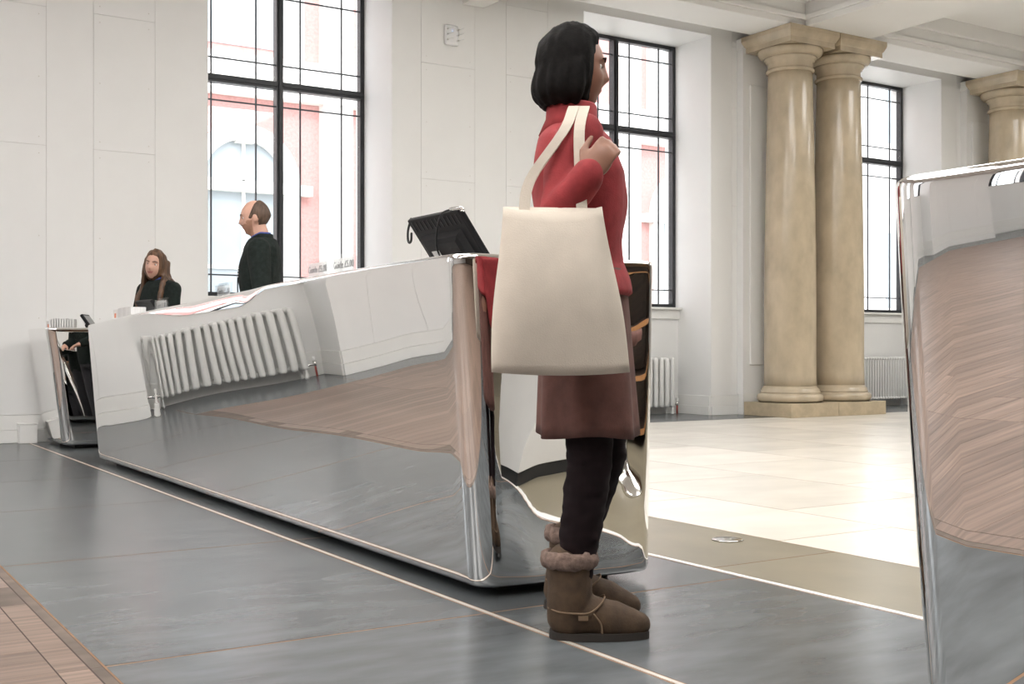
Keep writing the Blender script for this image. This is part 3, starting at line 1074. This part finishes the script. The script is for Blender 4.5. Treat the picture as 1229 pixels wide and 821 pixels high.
def add_head(bm, mtx, sc=1.0):
    rows = sphere_dirs()
    rings_loft(bm, [[mtx @ (head_point(d) * sc) for d in r] for r in rows[1:-1]])
    for s in (-1, 1):       # ears
        em = mtx.to_3x3() @ Matrix.Rotation(s * .35, 3, 'Z')
        ellipsoid(bm, mtx @ (Vector((-.008, s * .076, -.012)) * sc), (.019 * sc, .009 * sc, .031 * sc), em, 10, 8)

def hair_shell(bm, mtx, thick, sc=1.0):
    """thick(d, p) gives the hair depth over the head, negative where there is none"""
    rows = sphere_dirs(48, 32)
    R = []
    for r in rows[1:-1]:
        ring = []
        for d in r:
            p = head_point(d)
            nrm = Vector((d.x / .098, d.y / .076, d.z / .118)).normalized()
            ring.append(mtx @ ((p + nrm * thick(d, p)) * sc))
        R.append(ring)
    rings_loft(bm, R)

def eyes(parent, mtx, sc=1.0):
    for s in (-1, 1):
        c = mtx @ (Vector((.0710, s * .031, .004)) * sc)
        bm = bmesh.new(); ellipsoid(bm, c, (.0115 * sc,) * 3, None, 12, 8)
        e = bm_obj('eye', bm, 'eye_white', parent, True)
        c2 = mtx @ (Vector((.0790, s * .031, .003)) * sc)
        bm = bmesh.new(); ellipsoid(bm, c2, (.0055 * sc,) * 3, None, 10, 8)
        bm_obj('iris', bm, 'iris', e, True)

def brows(parent, mtx, m, sc=1.0):
    for s in (-1, 1):
        bm = bmesh.new()
        tube(bm, [mtx @ (Vector(p) * sc) for p in ((.096, s * .014, .024), (.092, s * .032, .030), (.080, s * .050, .024))], [.003, .0035, .002], 6)
        bm_obj('eyebrow', bm, m, parent, True)

def paint(o, mtx, rules, sc=1.0):
    inv = mtx.inverted()
    for p in o.data.polygons:
        q = (inv @ p.center) / sc
        for idx, f in rules:
            if f(q): p.material_index = idx

def hand(bm, wrist, fwd, up, side, curl=.6, sc=1.0, spread=.12):
    """palm and five fingers: fwd along the palm, up = back of the hand, side = thumb side"""
    fwd, up = Vector(fwd).normalized(), Vector(up)
    up = (up - fwd * up.dot(fwd)).normalized()
    sd = fwd.cross(up) * (1 if Vector(side).dot(fwd.cross(up)) > 0 else -1)
    W = Vector(wrist)
    fr = Matrix((fwd, sd, up)).transposed()
    ellipsoid(bm, W + fwd * .045 * sc, (.052 * sc, .040 * sc, .016 * sc), fr, 14, 10)
    tube(bm, [W - fwd * .03, W + fwd * .02], [.026 * sc, .024 * sc], 10)
    for k, (o, L) in enumerate(((.028, .072), (.0095, .080), (-.0095, .074), (-.027, .058))):
        p = W + (fwd * .080 + sd * o) * sc
        pts, rad = [p - fwd * .015 * sc, p], [.0095 * sc, .0092 * sc]
        ang = 0
        for frac, r in ((.45, .0088), (.30, .0082), (.25, .0070)):
            ang += curl
            d = (fwd * math.cos(ang) - up * math.sin(ang) + sd * spread * o * 6).normalized()
            p = p + d * L * frac * sc
            pts.append(p); rad.append(r * sc)
        tube(bm, pts, rad, 8)
    p = W + (fwd * .020 + sd * .026) * sc
    d1 = (fwd * .75 + sd * .6 - up * .25).normalized()
    d2 = (fwd * .95 + sd * .1 - up * .4).normalized()
    tube(bm, [p, p + d1 * .040 * sc, p + d1 * .040 * sc + d2 * .03 * sc, p + d1 * .04 * sc + d2 * .052 * sc], [.014 * sc, .0115 * sc, .010 * sc, .008 * sc], 8)

def torso(bm, rings, n=24):
    """rings: (x, y, z, half depth x, half width y)"""
    out = []
    for x, y, z, a, b in rings:
        out.append([(x + a * math.copysign(abs(math.cos(2 * PI * i / n)) ** .85, math.cos(2 * PI * i / n)),
                     y + b * math.copysign(abs(math.sin(2 * PI * i / n)) ** .85, math.sin(2 * PI * i / n)), z) for i in range(n)])
    rings_loft(bm, out)

def pose_head(pos, yaw=0, pitch=0, roll=0):
    return Matrix.Translation(pos) @ Matrix.Rotation(yaw, 4, 'Z') @ Matrix.Rotation(pitch, 4, 'Y') @ Matrix.Rotation(roll, 4, 'X')

def wrinkle(amp, f=9, stretch=(1, 1, .5), seed=0):
    return lambda c: amp * noise.noise(Vector((c.x * f * stretch[0] + seed, c.y * f * stretch[1], c.z * f * stretch[2])))

def staff(name_label, loc, rotz, H, female, hd, hair_m, skin='skin', arms='down'):
    """standing person in a black fleece, facing local +X"""
    t = thing('person', name_label, 'person', loc, rotz)
    s = H / 1.78
    wid = .92 if female else 1.16
    hs = .95 if female else 1.0
    bm = bmesh.new()
    ell = lambda *r: [tuple(c * s for c in q) for q in r]
    trunk = [(0, 0, .84, .10, .155), (0, 0, .95, .112, .165), (0, 0, 1.08, .105, .145 * wid), (.005, 0, 1.22, .118, .160 * wid), (0, 0, 1.34, .118, .178 * wid), (-.012, 0, 1.44, .095, .165 * wid), (-.02, 0, 1.50, .06, .09)]
    torso(bm, ell(*trunk))
    hp = hd.translation
    tube(bm, [Vector((-.02, 0, 1.46)) * s, hp + Vector((-.015, 0, -.06))], [.062 * s * (.85 if female else 1.05), .056 * s * (.85 if female else 1.05)], 12)
    add_head(bm, hd, hs)
    arm = {}
    for q in (-1, 1):
        sh = Vector((-.01, q * .178 * wid, 1.43)) * s
        if arms == 'desk':
            el = Vector((.05, q * .23 * wid, 1.14)) * s
            wr = Vector((.25, q * .13, 1.04)) * s
        else:
            el = Vector((-.04, q * .245 * wid, 1.14)) * s
            wr = Vector((.035, q * .25, .90)) * s
        arm[q] = (sh, el, wr)
        tube(bm, [sh, el, wr], [.047 * s, .040 * s, .028 * s], 12)
        hand(bm, wr, (wr - el), (0, 0, 1) if arms == 'desk' else (0, q, .1), (0, -q, 0) if arms == 'desk' else (1, 0, 0), .25, s)
        hip, kn, an = Vector((0, q * .09, .88)) * s, Vector((.02, q * .10, .48)) * s, Vector((-.02, q * .105, .08)) * s
        tube(bm, [hip, kn, an], [.082 * s, .056 * s, .042 * s], 12)
        tube(bm, [an, an + Vector((.08, 0, -.035)) * s, an + Vector((.19, 0, -.05)) * s], [.045 * s, .042 * s, .03 * s], 12)
    body = remeshed('body', bm, [skin, 'lips', 'stubble'], t, .0075, 3)
    rules = [(1, lambda q: q.x > .085 and abs(q.y) < .023 and -.070 < q.z < -.053)]
    if not female:
        rules = [(2, lambda q: q.z < -.040 + .02 * (q.x < .06) and q.z > -.135 and q.x > .02 and abs(q.y) < .075)] + rules
    paint(body, hd, rules, hs)
    eyes(t, hd, hs)
    brows(t, hd, hair_m, hs)
    # fleece jacket with stand collar
    bm = bmesh.new()
    jt = [(x, y, z, a + .018, b + .02) for x, y, z, a, b in trunk[:-1]]
    jt[0] = (0, 0, .82, .128, .182)
    jt[-1] = (-.012, 0, 1.45, .118, .165 * wid + .022)
    jt.append((-.018, 0, 1.515, .088, .125))
    torso(bm, ell(*jt))
    for q in (-1, 1):
        sh, el, wr = arm[q]
        tube(bm, [sh, sh.lerp(el, .5), el, el.lerp(wr, .85)], [.078 * s, .070 * s, .060 * s, .048 * s], 14)
    remeshed('fleece_jacket', bm, 'fleece', t, .010, 5, wrinkle(.008, 14))
    bm = bmesh.new()
    rr = []
    for z, a, b, dx in ((1.455, .088, .098, -.014), (1.50, .076, .080, -.012), (1.545, .080, .080, -.004), (1.545, .072, .072, -.004), (1.46, .076, .085, -.014)):
        rr.append([((dx + a * math.cos(2 * PI * i / 24)) * s, b * math.sin(2 * PI * i / 24) * s, (z - .035 * max(0, math.cos(2 * PI * i / 24))) * s) for i in range(24)])
    rings_loft(bm, rr)
    bm_obj('jacket_collar', bm, 'fleece', t, True)
    bm = bmesh.new()
    rr = []
    for z, a, b in ((1.46, .074, .074), (1.53, .066, .064), (1.556, .066, .064), (1.556, .058, .058), (1.46, .06, .06)):
        rr.append([((-.004 + a * math.cos(2 * PI * i / 24)) * s, b * math.sin(2 * PI * i / 24) * s, (z - .03 * max(0, math.cos(2 * PI * i / 24))) * s) for i in range(24)])
    rings_loft(bm, rr)
    bm_obj('shirt_collar', bm, 'blue_shirt', t, True)
    bm = bmesh.new()
    torso(bm, ell((0, 0, .93, .122, .175), (0, 0, .84, .125, .178), (0, 0, .78, .11, .17)))
    for q in (-1, 1):
        tube(bm, [Vector((0, q * .09, .86)) * s, Vector((.02, q * .10, .48)) * s, Vector((-.02, q * .105, .10)) * s], [.095 * s, .073 * s, .062 * s], 12)
    remeshed('trousers', bm, 'trousers', t, .012, 4)
    for q in (-1, 1):
        bm = bmesh.new()
        an = Vector((-.02, q * .105, .07)) * s
        tube(bm, [an + Vector((-.03, 0, -.015)), an + Vector((.03, 0, -.02)), an + Vector((.12, 0, -.025)), an + Vector((.20, 0, -.03))], [.052 * s, .052 * s, .048 * s, .035 * s], 12)
        for v in bm.verts:
            v.co.z = max(v.co.z, .001)
        bm_obj('shoe', bm, 'rubber', t, True)
    return t, s, hs

# bearded man: profile towards the far end, turned a little to the visitors' side
MAN_ROT = math.radians(180 - 32.2 + 6)
hd = pose_head((.035, 0, 1.685), 0, math.radians(8))
man, ms, hs_ = staff('balding bearded man in a dark fleece standing behind the long counter', (2.80, 7.68, 0), MAN_ROT, 1.81, False, hd, 'hair_brown')
bm = bmesh.new()
def man_hair(d, p):
    side = ease((.052 - max(0, p.z) * .55 - p.x) / .035)            # no hair in front
    low = ease((p.z + .075) / .03) if p.x < -.02 else ease((p.z + .02) / .02)
    top = 1 - .85 * ease((p.z - .085) / .02) * ease((p.x + .05) / .05)
    ear = 1 - math.exp(-((p.x + .005) / .018) ** 2 - ((p.z + .012) / .028) ** 2) if abs(d.y) > .6 else 1
    return -.006 + .017 * side * low * top * ear
hair_shell(bm, hd, man_hair)
bm_obj('hair', bm, 'hair_brown', man, True)
# white chest emblem: crest above two short lines, and a lanyard
bm = bmesh.new()
for z, u0, u1 in ((1.345, .055, .075), (1.328, .050, .080), (1.311, .045, .085), (1.290, .045, .060), (1.290, .066, .085), (1.272, .045, .085)):
    for a, b in ((u0, u1),):
        for q in (1,):
            abox(bm, .139, .1415, a, b, z, z + .009)
bm_obj('chest_emblem', bm, 'paper', man)
bm = bmesh.new()
tube(bm, spline([(.07, .075, 1.49), (.115, .06, 1.42), (.146, .035, 1.30), (.150, .02, 1.15), (.146, .01, 1.05)], 5), .0045, 6)
bm_obj('lanyard', bm, 'rubber', man, True)

# long-haired woman
WROT = math.radians(180 + 62 - 32.2)
hdw = pose_head((.03, 0, 1.437), math.radians(22), math.radians(2), math.radians(-8))
wom, wsx, _ = staff('smiling woman with long brown hair in a dark fleece near the wall', (2.50, 9.12, 0), WROT, 1.55, True, hdw, 'hair_long', 'skin', 'desk')
bm = bmesh.new()
def long_hair(d, p):
    face = ease((p.x - .035 - .03 * ease((p.z - .055) / .04)) / .03) if p.z < .095 else ease((p.x - .075) / .02)
    return -.006 + .020 * (1 - face)
hair_shell(bm, hdw, long_hair, .95)
for sy in (-1, 1):
    for k in range(4):
        u = k / 3
        x0 = .005 - .075 * u
        pts = [hdw @ Vector((x0, sy * .070, .03)), hdw @ Vector((x0 - .0, sy * .080, -.06)), Vector((x0 + .055 - .03 * u, sy * (.100 + .015 * u), 1.27)),
               Vector((x0 + .095 - .05 * u, sy * (.115 + .012 * u), 1.17)), Vector((x0 + .115 - .08 * u, sy * (.10 + .01 * u), 1.06 + .03 * u))]
        tube(bm, spline(pts, 5), [.017] * 8 + [.021] * 8 + [.018, .016, .013, .009, .005], 10)
for k in range(5):
    u = (k - 2) / 2
    pts = [hdw @ Vector((-.09, u * .05, .02)), hdw @ Vector((-.098, u * .065, -.08)), Vector((-.095, u * .09, 1.24)), Vector((-.105, u * .10, 1.10))]
    tube(bm, spline(pts, 5), [.030] * 11 + [.028, .024, .020, .014, .008], 10)
remeshed('hair', bm, 'hair_long', wom, .008, 2, wrinkle(.006, 60, (1, 1, .06)))

# the woman walking past
WK = thing('person', 'woman in a red jumper and brown skirt walking with a cream bag', 'person', (1.92, 2.62, 0), -TH)
hw = pose_head((-.062, 0, 1.565), math.radians(12), math.radians(4))
bm = bmesh.new()
trunk = [(-.03, 0, .80, .098, .150), (-.03, 0, .90, .115, .168), (-.035, 0, 1.02, .092, .132), (-.04, 0, 1.16, .105, .140), (-.045, 0, 1.27, .108, .152), (-.055, 0, 1.36, .080, .140), (-.06, 0, 1.41, .05, .075)]
torso(bm, trunk)
tube(bm, [(-.06, 0, 1.37), (-.068, 0, 1.48)], [.054, .048], 12)
add_head(bm, hw, .94)
R_ = dict(sh=Vector((-.05, -.155, 1.345)), el=Vector((-.135, -.215, 1.09)), wr=Vector((-.035, -.272, 1.225)))
L_ = dict(sh=Vector((-.05, .155, 1.345)), el=Vector((-.09, .215, 1.09)), wr=Vector((-.02, .215, .86)))
for A in (R_, L_):
    tube(bm, [A['sh'], A['el'], A['wr']], [.044, .037, .026], 12)
hand(bm, R_['wr'], (.56, .05, .80), (.1, -1, .3), (-.3, 0, 1), .62, .95)
hand(bm, L_['wr'], (L_['wr'] - L_['el']), (0, 1, .2), (1, 0, 0), .3, .95)
legR = [Vector((-.03, -.085, .85)), Vector((-.018, -.08, .475)), Vector((-.070, -.075, .09))]
legL = [Vector((-.025, .085, .85)), Vector((.040, .085, .485)), Vector((-.080, .085, .125))]
for lg in (legR, legL):
    tube(bm, [lg[0], lg[0].lerp(lg[1], .5), lg[1], lg[1].lerp(lg[2], .35), lg[2]], [.082, .070, .053, .054, .036], 14)
for an, d in ((legR[2], Vector((1, 0, -.22))), (legL[2], Vector((.97, 0, -.30)))):
    d = d.normalized()
    tube(bm, [an, an + d * .09, an + d * .17], [.038, .036, .026], 10)
wb_ = remeshed('body', bm, ['skin_brown', 'lips'], WK, .0055, 3)
paint(wb_, hw, [(1, lambda q: q.x > .085 and abs(q.y) < .023 and -.070 < q.z < -.053)], .94)
eyes(WK, hw, .94)
brows(WK, hw, 'hair_black', .94)
bm = bmesh.new()
def bob(d, p):
    face = ease((p.x - .030 - .030 * ease((p.z - .05) / .05)) / .03) if p.z < .09 else ease((p.x - .070) / .025)
    return -.006 + .022 * (1 - face)
hair_shell(bm, hw, bob, .94)
for k in range(9):
    a = PI * (.52 + .96 * k / 8)
    top = Vector((math.cos(a) * .078, math.sin(a) * .070, -.01))
    mid = Vector((math.cos(a) * .086, math.sin(a) * .076, -.065))
    low = Vector((math.cos(a) * .070, math.sin(a) * .066, -.115))
    tube(bm, spline([hw @ top, hw @ mid, hw @ low], 5), [.026] * 6 + [.026, .025, .022, .018, .010], 10)
remeshed('hair', bm, 'hair_black', WK, .008, 3, wrinkle(.005, 70, (1, 1, .1)))
# jumper
bm = bmesh.new()
jt = [(x, y, z, a + .022, b + .022) for x, y, z, a, b in trunk[1:-1]]
jt[0] = (-.032, 0, .93, .135, .185)
jt.append((-.06, 0, 1.395, .075, .09))
torso(bm, jt)
for A in (R_, L_):
    tube(bm, [A['sh'], A['sh'].lerp(A['el'], .5), A['el'], A['el'].lerp(A['wr'], .98)], [.066, .060, .056, .045], 14)
remeshed('jumper', bm, 'red_knit', WK, .009, 6, wrinkle(.011, 11, (1, 1, .8), 3))
bm = bmesh.new()
rr = []
for z, a in ((1.375, .092), (1.42, .072), (1.455, .070), (1.462, .064), (1.455, .057), (1.39, .060)):
    rr.append([(-.063 + a * math.cos(2 * PI * i / 24), a * 1.02 * math.sin(2 * PI * i / 24), z) for i in range(24)])
rings_loft(bm, rr)
bm_obj('collar', bm, 'red_knit', WK, True)
# skirt with soft folds
bm = bmesh.new()
rr = []
for j in range(15):
    u = j / 14
    z = 1.00 - .455 * u
    ax, by = .118 + .022 * u, .165 + .012 * u
    cx = -.03 + .012 * u
    rr.append([(cx + (ax + .010 * u * math.sin(7 * a + .7)) * math.cos(a), (by + .008 * u * math.sin(6 * a)) * math.sin(a), z + .006 * math.sin(3 * a) * u) for a in [2 * PI * i / 48 for i in range(48)]])
inner = [[(-.03 + (p[0] + .03) * .96, p[1] * .96, p[2] + .002) for p in r] for r in rr[::-1][:4]]
rings_loft(bm, rr + inner)
bm_obj('skirt', bm, 'brown_cloth', WK, True)
# leggings
bm = bmesh.new()
for lg in (legR, legL):
    tube(bm, [lg[0] + Vector((0, 0, -.12)), lg[0].lerp(lg[1], .6), lg[1], lg[1].lerp(lg[2], .35), lg[1].lerp(lg[2], .9)], [.084, .073, .062, .060, .046], 16)
remeshed('leggings', bm, 'legging', WK, .008, 3, wrinkle(.005, 22, (1, 1, 2.2)))
# sheepskin boots
def boot(mtx):
    bm = bmesh.new()
    S = [(-.072, .198, .064), (-.070, .15, .062), (-.072, .10, .062), (-.075, .060, .060)]
    tube(bm, [(x, 0, z) for x, z, r in S], [r for x, z, r in S], 18, True)
    tube(bm, [(-.078, 0, .055), (-.01, 0, .060), (.05, 0, .048), (.095, 0, .038), (.112, 0, .036)], [.057, .055, .050, .042, .036], 18)
    for v in bm.verts:
        v.co.z = max(v.co.z, .012)
    bt = remeshed('boot', bm, 'suede', WK, .006, 4, wrinkle(.004, 20, seed=2))
    for v in bt.data.vertices:
        v.co = mtx @ v.co
    bm = bmesh.new()
    out = []
    for i in range(36):
        a = 2 * PI * i / 36
        x = .008 + .136 * math.cos(a)
        wy = .056 if x < 0 else .056 - .010 * (x / .144) ** 2
        out.append((x, wy * math.copysign(abs(math.sin(a)) ** .7, math.sin(a))))
    prism(bm, out, 'z', .001, .020)
    for v in bm.verts: v.co = mtx @ v.co
    bm_obj('sole', bm, 'sole', bt)
    bm = bmesh.new()
    rr = []
    for j in range(12):
        q = 2 * PI * j / 12
        rr.append((q,))
    n1, n2 = 40, 10
    R = []
    for i in range(n1):
        a = 2 * PI * i / n1
        ring = []
        for j in range(n2):
            q = 2 * PI * j / n2
            r = .064 + .014 * math.cos(q)
            p = Vector((-.072 + r * math.cos(a), r * math.sin(a), .214 + .022 * math.sin(q)))
            nn = noise.noise(p * 70) * .010
            p += Vector((math.cos(a) * math.cos(q), math.sin(a) * math.cos(q), math.sin(q))) * nn
            ring.append(bm.verts.new(mtx @ p))
        R.append(ring)
    for i in range(n1):
        for j in range(n2):
            bm.faces.new((R[i][j], R[(i + 1) % n1][j], R[(i + 1) % n1][(j + 1) % n2], R[i][(j + 1) % n2]))
    bm_obj('fur_cuff', bm, 'fur', bt, True)
    for s in (-1, 1):
        bm = bmesh.new()
        tube(bm, [mtx @ Vector(p) for p in spline([(-.13, s * .020, .085), (-.105, s * .052, .08), (-.06, s * .0625, .078), (-.02, s * .060, .080), (.010, s * .042, .10), (.022, s * .012, .112)], 5)], .0028, 6)
        tube(bm, [mtx @ Vector(p) for p in spline([(-.01, s * .0585, .075), (.008, s * .056, .05), (.012, s * .056, .025)], 5)], .0028, 6)
        bm_obj('stitching', bm, 'stitch', bt, True)
    bm = bmesh.new()
    abox(bm, -.052, -.026, -.0655, -.062, .060, .072)
    for v in bm.verts: v.co = mtx @ v.co
    bm_obj('side_tag', bm, 'stitch', bt)
boot(Matrix.Translation((0, -.075, 0)))
boot(Matrix.Translation((-.012, .085, .030)) @ Matrix.Rotation(math.radians(7), 4, 'Y'))

# cream tote bag on her shoulder
tb = thing('tote_bag', 'large cream canvas tote bag hanging from the walking woman\'s shoulder', 'bag', WK.location + Vector((0, 0, .715)), -TH)
bm = bmesh.new()
rr = []
for j in range(17):
    u = j / 16
    z = .0 + .43 * u
    hwid = .176 - .044 * u + .006 * math.sin(5 * u)
    hd_ = .012 + .050 * math.sin(PI * min(1, .12 + .80 * (1 - u)))
    ring = []
    for i in range(44):
        a = 2 * PI * i / 44
        xx = hwid * math.copysign(abs(math.cos(a)) ** .55, math.cos(a))
        yy = hd_ * math.copysign(abs(math.sin(a)) ** .8, math.sin(a))
        yy += .007 * noise.noise(Vector((xx * 9, 3.3 if yy > 0 else 8.1, z * 7)))
        ring.append((-.105 + xx - .02 * u, -.275 + yy + .012 * u, z + .008 * (xx / .17) ** 2 * (1 - u) - .022 * (1 - (xx / hwid) ** 2) * u ** 4))
    rr.append(ring)
rings_loft(bm, rr)
bm_obj('bag_body', bm, 'canvas', tb, True)
for dy in (-.022, .022):
    bm = bmesh.new()
    for x0, x1 in ((-.20, -.075), (-.05, -.045)):
        path = spline([(x0, -.262 + dy, .40), (x0 * .85 - .012, -.245 + dy * .8, .50), (-.075 + (.02 if x0 > -.1 else -.02), -.222 + dy * .5, .63), (-.052 + (.014 if x0 > -.1 else -.014), -.165 + dy * .3, .705)], 6)
        rings = []
        for k, p in enumerate(path):
            q = path[min(k + 1, len(path) - 1)] - path[max(k - 1, 0)]
            sd = Vector((1, 0, 0)) * .014
            up = q.cross(sd).normalized() * .0025
            rings.append([p - sd - up, p + sd - up, p + sd + up, p - sd + up])
        rings_loft(bm, rings)
    bm_obj('strap', bm, 'canvas', tb)

# ------------------------------------------------------------------ the dim staff side, mirrored in the counter's end
t = thing('staff_pedestal', 'white laminate drawer pedestal on the staff side of the cropped counter', 'cabinet', (2.91, 1.47, 0))
box('body', -.11, .11, -.17, .17, .06, .72, 'laminate', t, .004)
box('toe_kick', -.10, .10, -.16, .16, 0, .06, 'shadow_plinth', t)
for j in range(3):
    d = box('drawer', .11, .125, -.165, .165, .07 + .216 * j, .28 + .216 * j, 'laminate', t, .003)
    bm = bmesh.new(); tube(bm, [(.03, -.08, .15), (.03, .08, .15)], .006, 8)
    bm_obj('handle', bm, 'chrome', d, True)
t = thing('bar_stool', 'tall stool with chrome stem behind the cropped counter', 'stool', (3.30, 1.70, 0))
bm = bmesh.new(); lathe(bm, [(.20, 0), (.20, .008), (.05, .03), (.03, .06)], 32); bm_obj('foot_plate', bm, 'chrome', t, True)
bm = bmesh.new(); lathe(bm, [(.026, .05), (.026, .70)], 16); bm_obj('stem', bm, 'chrome', t, True)
bm = bmesh.new(); lathe(bm, [(.05, .70), (.17, .715), (.19, .74), (.19, .77), (.16, .79), (.01, .795)], 32); bm_obj('seat', bm, 'brown_cloth', t, True)
bm = bmesh.new()
for i in range(28):
    a, b = 2 * PI * i / 28, 2 * PI * (i + 1) / 28
    tube(bm, [(.15 * math.cos(a), .15 * math.sin(a), .28), (.15 * math.cos(b), .15 * math.sin(b), .28)], .009, 8, False)
tube(bm, [(-.15, 0, .28), (.15, 0, .28)], .008, 8)
bm_obj('foot_ring', bm, 'chrome', t, True)
# dark shelving with orange shelf edges
for i, (sx, sy) in enumerate(((4.25, .86), (6.15, .86), (8.05, .86))):
    t = thing('display_shelves', 'tall dark wooden shelves with orange edges ' + ('standing closest to the chrome stool', 'standing between two like units', 'standing furthest from the chrome stool')[i], 'shelves', (sx, sy, 0), 0, 'dark shelves on the staff side')
    box('back_panel', -.92, .92, -.22, -.19, 0, 2.4, 'dark_wood', t)
    for s in (-1, 1):
        a, b = sorted((s * .92, s * .88))
        box('side_panel', a, b, -.19, .22, 0, 2.4, 'dark_wood', t)
    for z in (.08, .42, .76, 1.10, 1.44, 1.78, 2.12, 2.36):
        sh = box('shelf', -.88, .88, -.19, .20, z, z + .035, 'dark_wood', t)
        box('shelf_edge', -.88, .88, .20, .215, 0, .035, 'shelf_wood', sh)
